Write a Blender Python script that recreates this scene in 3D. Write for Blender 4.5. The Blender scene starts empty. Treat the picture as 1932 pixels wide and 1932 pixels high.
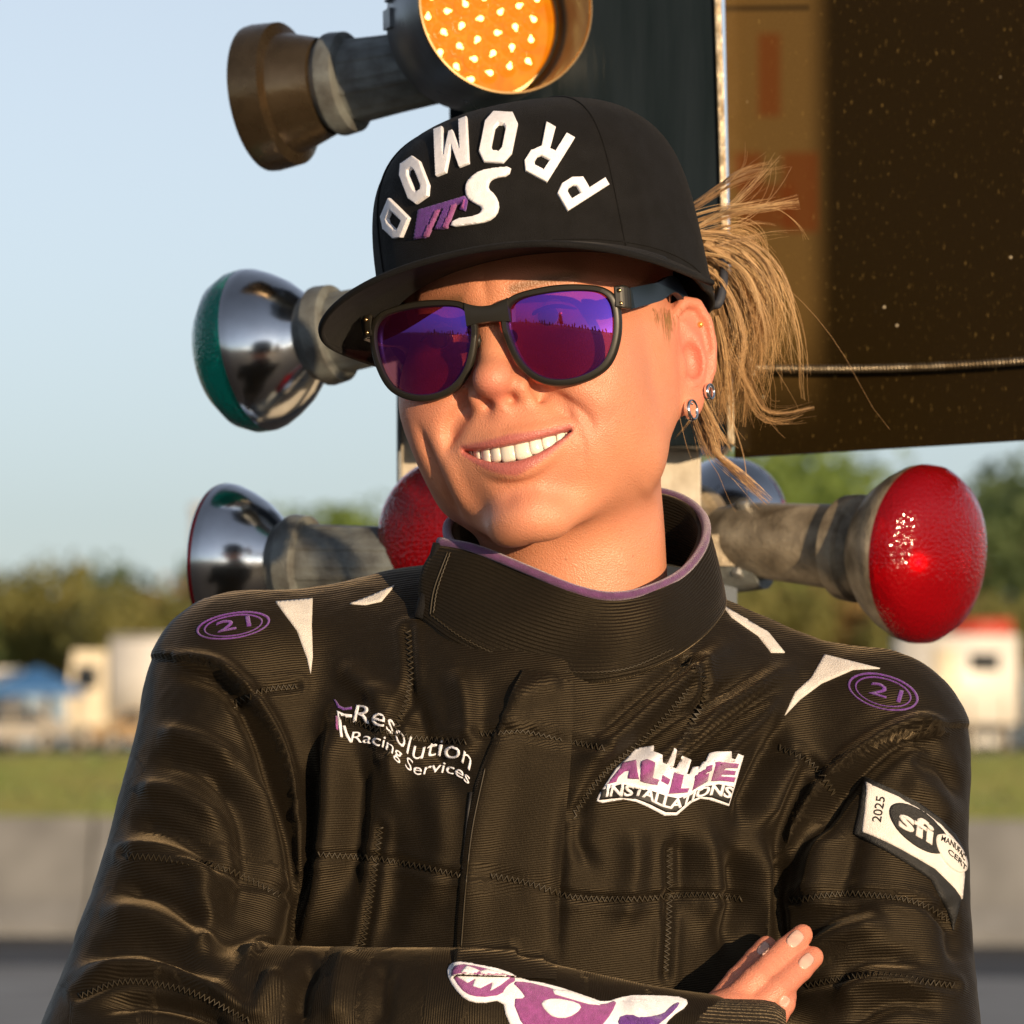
import bpy, bmesh, math, random
import numpy as np
from mathutils import Vector, Matrix, noise
from mathutils.bvhtree import BVHTree
from mathutils.geometry import tessellate_polygon

random.seed(7); rng = np.random.default_rng(7)
SC = bpy.context.scene
COL = SC.collection
R = math.radians

# ------------------------------------------------------------------ camera
CAM = Vector((0.0, -3.0, 1.35))
PITCH = 0.04043
cam_d = bpy.data.cameras.new('camera'); cam = bpy.data.objects.new('camera', cam_d); COL.objects.link(cam)
cam.location = CAM; cam.rotation_euler = (math.pi / 2 + PITCH, 0, 0)
cam_d.lens = 200; cam_d.sensor_width = 36; cam_d.clip_start = 0.1; cam_d.clip_end = 3000
cam_d.dof.use_dof = True; cam_d.dof.focus_distance = 3.0; cam_d.dof.aperture_fstop = 19
SC.camera = cam

# ------------------------------------------------------------------ sky, sun, exposure
SUN_AZ, SUN_EL = R(28), R(7)           # azimuth to the right of the camera's back, low evening sun
w = bpy.data.worlds.new('World'); SC.world = w; w.use_nodes = True
nt = w.node_tree; bg = nt.nodes['Background']
sky = nt.nodes.new('ShaderNodeTexSky'); sky.sky_type = 'NISHITA'; sky.sun_disc = False
sky.sun_elevation = SUN_EL; sky.air_density = .8; sky.dust_density = .4; sky.ozone_density = 3.4
sdir = Vector((math.sin(SUN_AZ) * math.cos(SUN_EL), -math.cos(SUN_AZ) * math.cos(SUN_EL), math.sin(SUN_EL)))
sky.sun_rotation = math.atan2(sdir.x, sdir.y)
hz = nt.nodes.new('ShaderNodeHueSaturation'); hz.inputs['Saturation'].default_value = .40; hz.inputs['Value'].default_value = 1.0   # hazy evening air
nt.links.new(sky.outputs[0], hz.inputs['Color']); nt.links.new(hz.outputs[0], bg.inputs[0]); bg.inputs[1].default_value = 0.15
sun_d = bpy.data.lights.new('sun', 'SUN'); sun = bpy.data.objects.new('sun', sun_d); COL.objects.link(sun)
sun_d.energy = 5.0; sun_d.angle = R(0.53); sun_d.color = (1.0, 0.73, 0.44)
sun.rotation_euler = sdir.to_track_quat('Z', 'Y').to_euler()
sun.location = (5, -10, 8)
SC.view_settings.view_transform = 'Standard'; SC.view_settings.look = 'None'
SC.view_settings.exposure = 0.22; SC.view_settings.gamma = 1.0

# ------------------------------------------------------------------ helpers
KPX = 36 / 1932 / 200
FW = Vector((0, math.cos(PITCH), math.sin(PITCH))); UP = Vector((0, -math.sin(PITCH), math.cos(PITCH)))
def ray(px, py):
    return FW + Vector(((px - 966) * KPX, 0, 0)) + UP * ((966 - py) * KPX)
def W(px, py, y=0.0):
    d = ray(px, py); return CAM + d * ((y - CAM.y) / d.y)
def WA(pts):
    return np.array([tuple(W(*p)) for p in pts])
def project(P):
    P = np.asarray(P, float); d = P - np.array(CAM)
    zc = d @ np.array(FW)
    return 966 + d[:, 0] / zc / KPX, 966 - (d @ np.array(UP)) / zc / KPX

def new_mesh(name, verts, faces, smooth=True):
    me = bpy.data.meshes.new(name)
    if isinstance(faces, np.ndarray):
        n, k = faces.shape
        me.vertices.add(len(verts)); me.vertices.foreach_set('co', np.asarray(verts, np.float32).ravel())
        me.loops.add(n * k); me.loops.foreach_set('vertex_index', faces.astype(np.int32).ravel())
        me.polygons.add(n)
        me.polygons.foreach_set('loop_start', np.arange(0, n * k, k, dtype=np.int32))
        me.update(calc_edges=True); me.validate()
    else:
        me.from_pydata([tuple(v) for v in verts], [], [tuple(f) for f in faces]); me.update()
    if smooth: me.polygons.foreach_set('use_smooth', np.ones(len(me.polygons), dtype=bool))
    return me

def link(name, me, mat=None, parent=None, loc=None):
    o = bpy.data.objects.new(name, me); COL.objects.link(o)
    if mat is not None and me is not None and not me.materials: me.materials.append(mat)
    if parent is not None: o.parent = parent
    if loc is not None: o.location = loc
    return o
def empty(name, loc=(0, 0, 0), parent=None):
    o = bpy.data.objects.new(name, None); COL.objects.link(o); o.location = loc; o.empty_display_size = 0.05
    if parent is not None: o.parent = parent
    return o
def tag(o, label=None, cat=None, group=None, kind=None):
    if label: o['label'] = label
    if cat: o['category'] = cat
    if group: o['group'] = group
    if kind: o['kind'] = kind
    return o

class MB:
    """collects verts and faces of one mesh"""
    def __init__(s): s.v = []; s.f = []
    def add(s, vs, fs):
        b = len(s.v); s.v += [tuple(v) for v in vs]; s.f += [tuple(i + b for i in f) for f in fs]
    def box(s, c, h, M=None):
        vs = [Vector((sx * h[0], sy * h[1], sz * h[2])) for sx in (-1, 1) for sy in (-1, 1) for sz in (-1, 1)]
        if M is not None: vs = [M @ v for v in vs]
        vs = [v + Vector(c) for v in vs]
        s.add(vs, [(0, 1, 3, 2), (4, 6, 7, 5), (0, 4, 5, 1), (2, 3, 7, 6), (0, 2, 6, 4), (1, 5, 7, 3)])
    def tube(s, pts, r, n=8, cap=True):
        pts = [Vector(p) for p in pts]; m = len(pts)
        rr = r if hasattr(r, '__len__') else [r] * m
        t0 = (pts[1] - pts[0]).normalized()
        a = t0.orthogonal().normalized(); rings = []
        for i, p in enumerate(pts):
            t = (pts[min(i + 1, m - 1)] - pts[max(i - 1, 0)])
            t = t.normalized() if t.length > 1e-9 else t0
            a = (a - t * a.dot(t)).normalized(); b = t.cross(a)
            rings.append([p + (a * math.cos(2 * math.pi * k / n) + b * math.sin(2 * math.pi * k / n)) * rr[i] for k in range(n)])
        vs = [v for rg in rings for v in rg]
        fs = [(i * n + k, i * n + (k + 1) % n, (i + 1) * n + (k + 1) % n, (i + 1) * n + k) for i in range(m - 1) for k in range(n)]
        if cap: fs += [tuple(range(n))[::-1], tuple((m - 1) * n + k for k in range(n))]
        s.add(vs, fs)
    def lathe(s, prof, org, axis, n=48, mod=None, cap=(True, True)):
        """prof: list of (distance along axis, radius)"""
        ax = Vector(axis).normalized(); a = ax.orthogonal().normalized()
        u = Vector((0, 0, 1)) if abs(ax.z) < .95 else Vector((0, 1, 0)); a = (u - ax * u.dot(ax)).normalized(); b = ax.cross(a); org = Vector(org)
        vs = []
        for i, (d, r) in enumerate(prof):
            for k in range(n):
                th = 2 * math.pi * k / n
                rr = r * (mod(i, th) if mod else 1)
                vs.append(org + ax * d + (a * math.cos(th) + b * math.sin(th)) * rr)
        m = len(prof)
        fs = [(i * n + k, (i + 1) * n + k, (i + 1) * n + (k + 1) % n, i * n + (k + 1) % n) for i in range(m - 1) for k in range(n)]
        if cap[0]: fs.append(tuple(range(n)))
        if cap[1]: fs.append(tuple((m - 1) * n + k for k in range(n))[::-1])
        s.add(vs, fs)
    def build(s, name, mat, parent=None, smooth=True, sharp=None):
        me = new_mesh(name, s.v, s.f, smooth)
        if sharp is not None:
            bm = bmesh.new(); bm.from_mesh(me)
            bmesh.ops.recalc_face_normals(bm, faces=bm.faces)
            for e in bm.edges:
                if len(e.link_faces) == 2 and e.calc_face_angle(0) > sharp: e.smooth = False
            bm.to_mesh(me); bm.free()
        return link(name, me, mat, parent)

def catmull(P, n, closed=False):
    P = np.asarray(P, float); m = len(P)
    if closed: Q = np.vstack([P[-1:], P, P[:2]])
    else: Q = np.vstack([2 * P[:1] - P[1:2], P, 2 * P[-1:] - P[-2:-1]])
    segs = m if closed else m - 1
    ts = np.linspace(0, segs, n, endpoint=not closed)
    out = []
    for t in ts:
        i = min(int(t), segs - 1); u = t - i
        a, b, c, d = Q[i], Q[i + 1], Q[i + 2], Q[i + 3]
        out.append(0.5 * ((2 * b) + (c - a) * u + (2 * a - 5 * b + 4 * c - d) * u * u + (3 * b - a - 3 * c + d) * u ** 3))
    return np.array(out)

# ------------------------------------------------------------------ materials
def pmat(name, color=(.5, .5, .5), rough=.5, metal=0.0, **kw):
    m = bpy.data.materials.new(name); m.use_nodes = True
    b = m.node_tree.nodes['Principled BSDF']
    b.inputs['Base Color'].default_value = (*color, 1); b.inputs['Roughness'].default_value = rough
    b.inputs['Metallic'].default_value = metal
    for k, v in kw.items():
        s = b.inputs[k.replace('_', ' ')]
        s.default_value = v
    return m
def nodes(m): return m.node_tree.nodes, m.node_tree.links, m.node_tree.nodes['Principled BSDF']
def worn(m, scale=30, amt=.35, c2=None, bump=.0, bscale=200, rough_var=.15, stretch=(1, 1, 1), detail=6):
    """mottle colour and roughness with noise and add fine relief"""
    N, L, b = nodes(m)
    tc = N.new('ShaderNodeTexCoord'); mp = N.new('ShaderNodeMapping'); mp.inputs['Scale'].default_value = stretch
    L.new(tc.outputs['Object'], mp.inputs[0])
    n1 = N.new('ShaderNodeTexNoise'); n1.inputs['Scale'].default_value = scale; n1.inputs['Detail'].default_value = detail
    L.new(mp.outputs[0], n1.inputs['Vector'])
    rp = N.new('ShaderNodeValToRGB'); rp.color_ramp.elements[0].position = .35; rp.color_ramp.elements[1].position = .68
    c = b.inputs['Base Color'].default_value[:3]
    c2 = c2 or tuple(x * (1 - amt) for x in c)
    rp.color_ramp.elements[0].color = (*c2, 1); rp.color_ramp.elements[1].color = (*c, 1)
    L.new(n1.outputs[0], rp.inputs[0]); L.new(rp.outputs[0], b.inputs['Base Color'])
    r0 = b.inputs['Roughness'].default_value
    mr = N.new('ShaderNodeMapRange'); mr.inputs[3].default_value = min(1, r0 + rough_var); mr.inputs[4].default_value = max(.02, r0 - rough_var)
    L.new(n1.outputs[0], mr.inputs[0]); L.new(mr.outputs[0], b.inputs['Roughness'])
    if bump:
        n2 = N.new('ShaderNodeTexNoise'); n2.inputs['Scale'].default_value = bscale; n2.inputs['Detail'].default_value = 4
        L.new(mp.outputs[0], n2.inputs['Vector'])
        bp = N.new('ShaderNodeBump'); bp.inputs['Strength'].default_value = bump; bp.inputs['Distance'].default_value = .002
        L.new(n2.outputs[0], bp.inputs['Height']); L.new(bp.outputs[0], b.inputs['Normal'])
    return m
# ================================================================== the setting
M_grass = worn(pmat('grass', (.10, .13, .028), .9), .6, .4, (.14, .13, .045))
M_track = worn(pmat('asphalt_track', (.045, .047, .05), .75), 1.5, .4)
M_pad = worn(pmat('concrete_pad', (.30, .30, .29), .8), 1.2, .3)
M_conc = worn(pmat('barrier_concrete', (.215, .22, .225), .85), 2.5, .3, bump=.3, bscale=40)
M_field = worn(pmat('dry_field', (.22, .17, .08), .9), .3, .4, (.13, .13, .05))

def sheet(name, pts, z, mat, n=1):
    me = new_mesh(name, [(x, y, z) for x, y in pts], [tuple(range(len(pts)))], False)
    return tag(link(name, me, mat), kind='structure')
sheet('ground', [(-1500, -1500), (1500, -1500), (1500, 1500), (-1500, 1500)], -0.012, M_grass)
sheet('starting_pad', [(-60, 12), (60, 12), (60, 40), (-60, 70)], 0.0, M_pad)
sheet('race_track', [(-60, 49.5), (60, 11.5), (60, 26), (-60, 62)], 0.004, M_track)
ZB = 1.05      # the paddock beyond lies on a low bank
def zg(y): return np.interp(y, [0, 110, 178, 2000], [0, 0, ZB, ZB])
me = new_mesh('grass_bank', [(s * 260, y, z - .008) for y, z in ((108, 0), (144, .52), (178, ZB), (520, ZB)) for s in (-1, 1)], [(0, 1, 3, 2), (2, 3, 5, 4), (4, 5, 7, 6)], True)
tag(link('grass_bank', me, M_grass), kind='structure')
sheet('far_field', [(-200, 186), (200, 186), (200, 420), (-200, 420)], ZB + .004, M_field)

# concrete barrier: separate segments, oblique to the view
def barrier_mesh(L=5.96):
    prof = [(-.30, 0), (-.30, .08), (-.18, .26), (-.10, .83), (.10, .83), (.18, .26), (.30, .08), (.30, 0)]
    v = [(x, p, z) for x in (-L / 2, L / 2) for p, z in prof]; n = len(prof)
    f = [(i, i + 1, n + i + 1, n + i) for i in range(n - 1)] + [tuple(range(n))[::-1], tuple(range(n, 2 * n))]
    return new_mesh('barrier', v, f, False)
bar_me = barrier_mesh(); bar_me.materials.append(M_conc)
ang = math.atan2(-9.0, 12.0) * .42
wall = tag(empty('concrete_barrier', (0, 36, 0)), 'long grey concrete barrier wall beyond the track behind the driver', 'barrier')
for k in range(-5, 6):
    o = bpy.data.objects.new('barrier_segment', bar_me); COL.objects.link(o); o.parent = wall
    o.location = (k * 6 * math.cos(ang), k * 6 * math.sin(ang), 0); o.rotation_euler = (0, 0, ang)

# trees -------------------------------------------------------------
M_bark = worn(pmat('bark', (.10, .07, .045), .9), 3, .4)
def leaf_mat(name, c, c2):
    m = pmat(name, c, .7); m.node_tree.nodes['Principled BSDF'].inputs['Specular IOR Level'].default_value = .2
    worn(m, .9, .4, c2); N, L, b = nodes(m); t = N.new('ShaderNodeBsdfTranslucent'); t.inputs[0].default_value = (*[min(1, x * 1.5) for x in c], 1)
    mx = N.new('ShaderNodeAddShader'); o = [n for n in N if n.type == 'OUTPUT_MATERIAL'][0]; L.new(b.outputs[0], mx.inputs[0]); L.new(t.outputs[0], mx.inputs[1]); L.new(mx.outputs[0], o.inputs[0])
    return m
M_leaf = [leaf_mat('leaf_olive', (.135, .125, .042), (.085, .09, .03)), leaf_mat('leaf_green', (.115, .15, .035), (.065, .10, .025)),
          leaf_mat('leaf_autumn', (.20, .13, .055), (.14, .11, .04)), leaf_mat('leaf_dark', (.065, .09, .035), (.04, .06, .025))]
def tree_meshes(seed, h=11.0, rad=4.2, n=1500, leaf=.42):
    r = random.Random(seed)
    t = MB(); top = Vector((r.uniform(-.4, .4), r.uniform(-.4, .4), h * .75))
    t.tube([(0, 0, -.1), (0.05, 0, h * .2), top * .6, top], [.30, .22, .15, .05], 7)
    blobs = []
    for k in range(9):
        a = r.uniform(0, 6.28); d = r.uniform(.25, .7) * rad; z = h * r.uniform(.42, .88)
        c = Vector((math.cos(a) * d, math.sin(a) * d, z)); blobs.append((c, r.uniform(.35, .55) * rad))
        st = Vector((0, 0, z * .55)); t.tube([st, (st + c) / 2 + Vector((0, 0, .3)), c], [.10, .07, .03], 5)
    blobs.append((Vector((0, 0, h * .86)), rad * .5))
    v = []; f = []
    for k in range(n):
        c, br = r.choice(blobs)
        d = Vector((r.gauss(0, 1), r.gauss(0, 1), r.gauss(0, .8))); d.normalize()
        p = c + d * br * (r.random() ** .4)
        nrm = (d + Vector((r.gauss(0, .6), r.gauss(0, .6), r.gauss(0, .6)))).normalized()
        a = nrm.orthogonal().normalized(); b = nrm.cross(a); s = leaf * r.uniform(.5, 1.2); i = len(v)
        v += [p - a * s, p + b * s * .55, p + a * s, p - b * s * .55]; f.append((i, i + 1, i + 2, i + 3))
    tm = new_mesh('trunk', t.v, t.f); cm = new_mesh('crown', v, f, False)
    tm.materials.append(M_bark)
    return tm, cm
TREES = [tree_meshes(s, h, rd) for s, h, rd in ((1, 11, 4.6), (2, 12.5, 4.2), (3, 9, 4.4), (4, 14, 5.0))]
CROWNS = {}
def plant_tree(x, y, kind, leafk, sc, label, group):
    root = tag(empty('tree', (x, y, float(zg(y)) if y > 100 else 0)), label, 'tree', group); root.rotation_euler = (0, 0, random.uniform(0, 6.28)); root.scale = (sc, sc, sc * random.uniform(.92, 1.08))
    tm, cm = TREES[kind]
    link('trunk', tm, None, root)
    if (kind, leafk) not in CROWNS: CROWNS[(kind, leafk)] = cm.copy()
    c = link('crown', CROWNS[(kind, leafk)], M_leaf[leafk], root)
    return root
def bgpt(px, y): return W(px, 1400, y).x
tl = []
for i, px in enumerate(range(-160, 720, 62)):
    tl.append((px + random.uniform(-15, 15), 255 + random.uniform(-14, 16), random.choice([0, 1, 2]), random.choice([0, 0, 1, 2, 3]), .74 + .14 * max(0, min(1, (px - 30) / 420)) + random.uniform(-.05, .05)))
names_l = ['olive tree in the blurred tree line left of the driver', 'green tree in the blurred tree line left of the driver', 'rusty autumn tree in the blurred tree line left of the driver', 'dark tree in the blurred tree line left of the driver']
ORD = ['first', 'second', 'third', 'fourth', 'fifth', 'sixth', 'seventh', 'eighth', 'ninth', 'tenth', 'eleventh', 'twelfth', 'thirteenth', 'fourteenth', 'fifteenth', 'sixteenth']
for q_, (px, y, k, lk, sc) in enumerate(tl):
    plant_tree(bgpt(px, y), y, k, lk, sc, names_l[lk] + ', ' + ORD[q_] + ' from the left', 'tree line left of the driver')
for q_, (px, y, k, lk, sc) in enumerate([(1400, 250, 3, 1, 1.04), (1475, 258, 1, 1, 1.07), (1545, 262, 3, 1, 0.99), (1335, 270, 3, 1, 1.04), (1620, 268, 0, 1, 0.91), (1700, 275, 1, 3, 0.80), (1780, 262, 2, 0, 0.93), (1850, 260, 0, 3, 1.10), (1930, 268, 1, 3, 1.04), (2010, 262, 3, 3, 0.93), (1450, 240, 2, 0, 0.79), (1570, 244, 2, 2, 0.74), (1660, 246, 2, 0, 0.76), (1740, 240, 2, 0, 0.74), (1820, 244, 2, 2, 0.74), (1900, 240, 2, 0, 0.76)]):
    plant_tree(bgpt(px, y), y, k, lk, sc, ['olive tree behind the right red lamp', 'bright green tree under the dark panel', 'rusty tree behind the right red lamp', 'dark evergreen tree at the right edge behind the lamp'][lk] + (', back row tree ' if y > 248 else ', front row tree ') + ORD[q_ if q_ < 10 else q_ - 10] , 'trees right of the driver')
for k in range(0):      # the rest of the tree line behind the photographer, seen only in reflections
    a = R(200 + k * 7.2); d = random.uniform(60, 85)
    plant_tree(d * math.cos(a) , -3 + d * math.sin(a), k % 4, (1, 3, 0)[k % 3], random.uniform(.6, .95), 'tree behind the photographer mirrored in the lenses', 'trees behind the photographer')

for q_, px in enumerate(list(range(-1900, -180, 74)) + list(range(2090, 3600, 74))):      # the line goes on outside the picture
    y = 255 + random.uniform(-14, 16)
    plant_tree(bgpt(px, y), y, q_ % 3, (0, 1, 3, 0, 2)[q_ % 5], random.uniform(.72, .9), 'tree of the far line outside the picture', 'tree line outside the picture')
for k in range(64):      # tree line behind the photographer, mirrored in the lenses
    x = -105 + k * 3.3 + random.uniform(-1, 1)
    plant_tree(x, -92 + random.uniform(-6, 6), k % 3, (1, 3, 0)[k % 3], random.uniform(.2, .3), 'tree in the far line behind the photographer', 'trees behind the photographer')
plant_tree(-15.5, -48, 0, 3, .42, 'lone dark tree near the track behind the photographer', 'trees behind the photographer')
sheet('paddock_asphalt', [(-200, -80), (200, -80), (200, 12), (-200, 12)], 0.0, worn(pmat('paddock_asphalt', (.060, .048, .040), .85), .8, .3))
# short grass beyond the barrier
def grass_strip():
    n = 42000; yy = 42 + 128 * rng.random(n) ** 1.6; xx = (rng.random(n) * 2 - 1) * ((yy + 3) * .15 + 3)
    hh = .06 + .09 * rng.random(n); wd = .10 + .12 * rng.random(n); a = rng.random(n) * .9 - .45; lean = (rng.random(n) - .5) * .08
    dx, dy = np.cos(a) * wd, np.sin(a) * wd
    V = np.empty((n, 3, 3)); V[:, 0] = np.stack([xx - dx, yy - dy, zg(yy) - .02], 1); V[:, 1] = np.stack([xx + dx, yy + dy, zg(yy) - .02], 1); V[:, 2] = np.stack([xx + lean, yy + lean, zg(yy) + hh], 1)
    me = new_mesh('grass', V.reshape(-1, 3), np.arange(3 * n).reshape(-1, 3), False)
    o = link('grass', me, worn(pmat('grass_blades', (.10, .155, .032), .8), .35, .35, (.15, .145, .05))); tag(o, 'strip of short green grass beyond the concrete barrier', 'grass', kind='stuff')
grass_strip()
# vehicles and trailers beyond the grass ------------------------------------
M_white = worn(pmat('trailer_white', (.78, .76, .72), .4), .8, .15)
M_cream = worn(pmat('cab_cream', (.74, .66, .5), .4), .8, .15)
M_dark = pmat('dark_trim', (.03, .03, .035), .5)
M_tyre = pmat('tyre', (.02, .02, .02), .8)
M_blue = pmat('blue_canopy', (.05, .16, .38), .5)
M_glassd = pmat('dark_glass', (.02, .025, .03), .1)
M_red = pmat('red_roof', (.42, .05, .03), .5)
M_post = worn(pmat('post_wood', (.5, .42, .3), .8), 3, .3)
M_steel = worn(pmat('galvanised', (.45, .45, .43), .4, .8), 8, .2)
def wheel(parent, x, y, r, wd=.22):
    b = MB(); b.lathe([(-wd / 2, r * .8), (-wd / 2, r), (wd / 2, r), (wd / 2, r * .8)], (x, y, r), (0, 1, 0), 20)
    wo = b.build('wheel', M_tyre, parent, sharp=.6)
    h = MB(); h.lathe([(-wd * .52, r * .2), (-wd * .56, r * .55), (-wd * .5, r * .6), (wd * .5, r * .6)], (x, y, r), (0, 1, 0), 16)
    h.build('rim', M_steel, wo, sharp=.6)
def box_truck(px0, px1, y, h, cabpx, label, bodymat, cabmat, base=.7):
    x0, x1 = bgpt(px0, y), bgpt(px1, y); L = x1 - x0
    root = tag(empty('box_truck', ((x0 + x1) / 2, y, ZB)), label, 'truck')
    cabw = bgpt(cabpx, y) - x0
    b = MB(); b.box((cabw / 2 + .06, 0, base + (h - base) / 2), ((L - cabw) / 2 - .06, 1.25, (h - base) / 2)); bo = b.build('cargo_box', bodymat, root)
    t = MB(); t.box((cabw / 2 + .06, -1.262, h - .10), ((L - cabw) / 2 - .06, .012, .06)); t.build('roof_rail', M_steel, bo)
    hc = h * .86; xl = -L / 2
    c = MB(); v = [(xl, -1.1, .5), (xl, -1.1, hc * .55), (xl + .25, -1.1, hc), (xl + cabw, -1.1, hc), (xl + cabw, -1.1, .5)]
    n = 5; c.add(v + [(a, 1.1, z) for a, _, z in v], [tuple(range(n)), tuple(range(n, 2 * n))[::-1]] + [(i, n + i, n + (i + 1) % n, (i + 1) % n) for i in range(n)])
    co = c.build('cab', cabmat, root, smooth=False)
    g = MB(); g.box((xl + cabw * .5, -1.112, hc * .74), (cabw * .28, .012, hc * .12)); g.build('side_window', M_glassd, co)
    g = MB(); g.box((xl - .03, 0, .55), (.06, 1.05, .12)); g.build('bumper', M_dark, root)
    ch = MB(); ch.box((0.2, 0, .55), (L / 2 - .3, .8, .12)); ch.build('chassis', M_dark, root)
    for x in (xl + cabw * .5, L / 2 - 1.6, L / 2 - .7): wheel(root, x, -1.02, .45); wheel(root, x, 1.02, .45)
    return root
box_truck(130, 400, 205, 4.2, 205, 'white box truck with a cream cab left of the driver', M_white, M_cream, 1.2)
# bright trailer at the right edge
def trailer(px0, px1, y, z0, z1, label, name='enclosed_trailer', red=True):
    x0, x1 = bgpt(px0, y), bgpt(px1, y); L = x1 - x0
    root = tag(empty(name, ((x0 + x1) / 2, y, ZB)), label, 'trailer')
    b = MB(); b.box((0, 0, (z0 + z1) / 2), (L / 2, 1.25, (z1 - z0) / 2)); bo = b.build('body', M_white, root)
    d = MB(); d.box((-L * .12, -1.262, (z0 + z1) / 2 - .15), (.42, .012, (z1 - z0) / 2 - .25)); do = d.build('door', M_cream, root)
    hd = MB(); hd.box((-L * .12 + .34, -1.29, (z0 + z1) / 2), (.04, .015, .09)); hd.build('handle', M_dark, do)
    g = MB(); g.box((L * .22, -1.262, z1 - .9), (.5, .012, .3)); g.build('window', M_glassd, root)
    fr = MB(); fr.box((0, 0, z0 - .1), (L / 2 - .1, 1.1, .09)); fr.build('frame', M_dark, root)
    if red:
        a = MB(); a.box((L * .2, 0, z1 + .28), (L * .26, 1.0, .26)); a.build('roof_unit', M_red, root)
    for x in (L * .18, L * .30): wheel(root, x, -1.05, .38); wheel(root, x, 1.05, .38)
    j = MB(); j.tube([(-L / 2 + .1, 0, z0 - .1), (-L / 2 - .9, 0, z0 - .15)], .07); j.build('tow_bar', M_dark, root)
    return root
trailer(1692, 1915, 190, .9, 3.9, 'bright white trailer with a red roof unit below the right lamp')
trailer(-120, 40, 215, .9, 3.1, 'pale low trailer at the left edge of the tree line', 'flat_trailer', False)
# blue canopy and dark van at left
cx = bgpt(70, 200); cn = tag(empty('pop_up_canopy', (cx, 200, ZB)), 'blue pop-up canopy beside the white box truck', 'canopy')
b = MB(); b.add([(-1.6, -1.5, 2.2), (1.6, -1.5, 2.2), (1.6, 1.5, 2.2), (-1.6, 1.5, 2.2), (0, 0, 3.0), (-1.6, -1.5, 1.95), (1.6, -1.5, 1.95), (1.6, 1.5, 1.95), (-1.6, 1.5, 1.95)],
      [(0, 1, 4), (1, 2, 4), (2, 3, 4), (3, 0, 4), (0, 5, 6, 1), (1, 6, 7, 2), (2, 7, 8, 3), (3, 8, 5, 0)]); b.build('canopy_top', M_blue, cn, False)
for sx in (-1.5, 1.5):
    for sy in (-1.4, 1.4):
        b = MB(); b.tube([(sx, sy, 0), (sx, sy, 2.2)], .04, 6); b.build('leg', M_steel, cn)
def hatch_car(px, y, mat, label):
    root = tag(empty('parked_car', (bgpt(px, y), y, ZB)), label, 'car')
    prof = [(-2.1, .35), (-2.15, .8), (-1.5, .95), (-.9, 1.45), (.9, 1.5), (1.7, 1.0), (2.1, .9), (2.15, .35)]
    n = len(prof); b = MB(); b.add([(x, -.85, z) for x, z in prof] + [(x, .85, z) for x, z in prof], [tuple(range(n)), tuple(range(n, 2 * n))[::-1]] + [(i, n + i, n + (i + 1) % n, (i + 1) % n) for i in range(n)])
    bo = b.build('body', mat, root, False)
    g = MB(); g.add([(-1.2, -.862, 1.0), (-.82, -.862, 1.38), (.85, -.862, 1.42), (1.4, -.862, 1.02)], [(0, 1, 2, 3)]); g.build('side_window', M_glassd, bo, False)
    for x in (-1.35, 1.35): wheel(root, x, -.8, .33); wheel(root, x, .8, .33)
hatch_car(20, 196, pmat('car_silver', (.5, .45, .38), .3, .6), 'silver car parked under the blue canopy at the left edge')
hatch_car(290, 193, pmat('car_tan', (.35, .24, .13), .3, .3), 'tan car parked in front of the white box truck')
hatch_car(1640, 196, pmat('car_maroon', (.30, .05, .05), .3, .3), 'maroon car parked left of the bright white trailer')
hatch_car(1560, 205, pmat('car_white', (.6, .58, .55), .3, .2), 'white car parked behind the driver\'s shoulder on the right')
for i, px in enumerate(list(range(-40, 420, 62)) + list(range(1500, 1960, 66))):
    p = MB(); p.tube([(0, 0, -.1), (0, 0, 1.7)], .05, 6)
    o = p.build('fence_post', M_post, None); o.location = (bgpt(px, 180), 180, ZB)
    tag(o, 'pale fence post beyond the grass, ' + (ORD[i] + ' from the left' if i < 8 else ORD[i - 8] + ' to the right of the driver'), 'fence post', 'fence posts along the grass')
M_pink = pmat('pale_pink_cladding', (.48, .46, .46), .7)
# small control tower far behind on the left horizon
tx = bgpt(380, 330); tw = tag(empty('control_tower', (tx, 330, ZB)), 'slim pale tower above the tree line by the lower left lamp', 'tower')
b = MB(); b.box((0, 0, 6.9), (.55, .55, 6.9)); b.build('shaft', M_pink, tw); b = MB(); b.box((0, 0, 14.0), (.65, .65, .2)); b.build('roof', M_pink, tw)
# ================================================================== the starting-light tree
M_alloy = worn(pmat('cast_alloy_paint', (.21, .23, .225), .5, .25), 60, .45, (.10, .10, .095), bump=.25, bscale=500)
M_tanal = worn(pmat('weathered_socket', (.50, .42, .30), .45, .25), 45, .5, (.13, .10, .065), bump=.35, bscale=350)
M_chrome = worn(pmat('mirror_reflector', (.75, .77, .80), .16, 1.0), 25, .25, rough_var=.06)
M_bronze = worn(pmat('bronze_shroud', (.20, .14, .08), .27, .85), 50, .4, bump=.15)
M_gun = worn(pmat('gunmetal_visor', (.15, .17, .19), .30, .35), 30, .35, rough_var=.1)
M_black = worn(pmat('black_box_paint', (.006, .010, .012), .16, .0, Specular_IOR_Level=.07), 14, .5, (.010, .015, .019), bump=.10, bscale=60, rough_var=.06, stretch=(6, 6, .6))
M_edge = worn(pmat('raw_metal_edge', (.52, .44, .32), .38, .9), 120, .5, (.2, .15, .09), bump=.3)
M_postw = worn(pmat('post_white_paint', (.62, .58, .50), .55), 40, .25, (.42, .37, .30), bump=.2)
M_rubber = pmat('black_gasket', (.015, .015, .016), .6)
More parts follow.
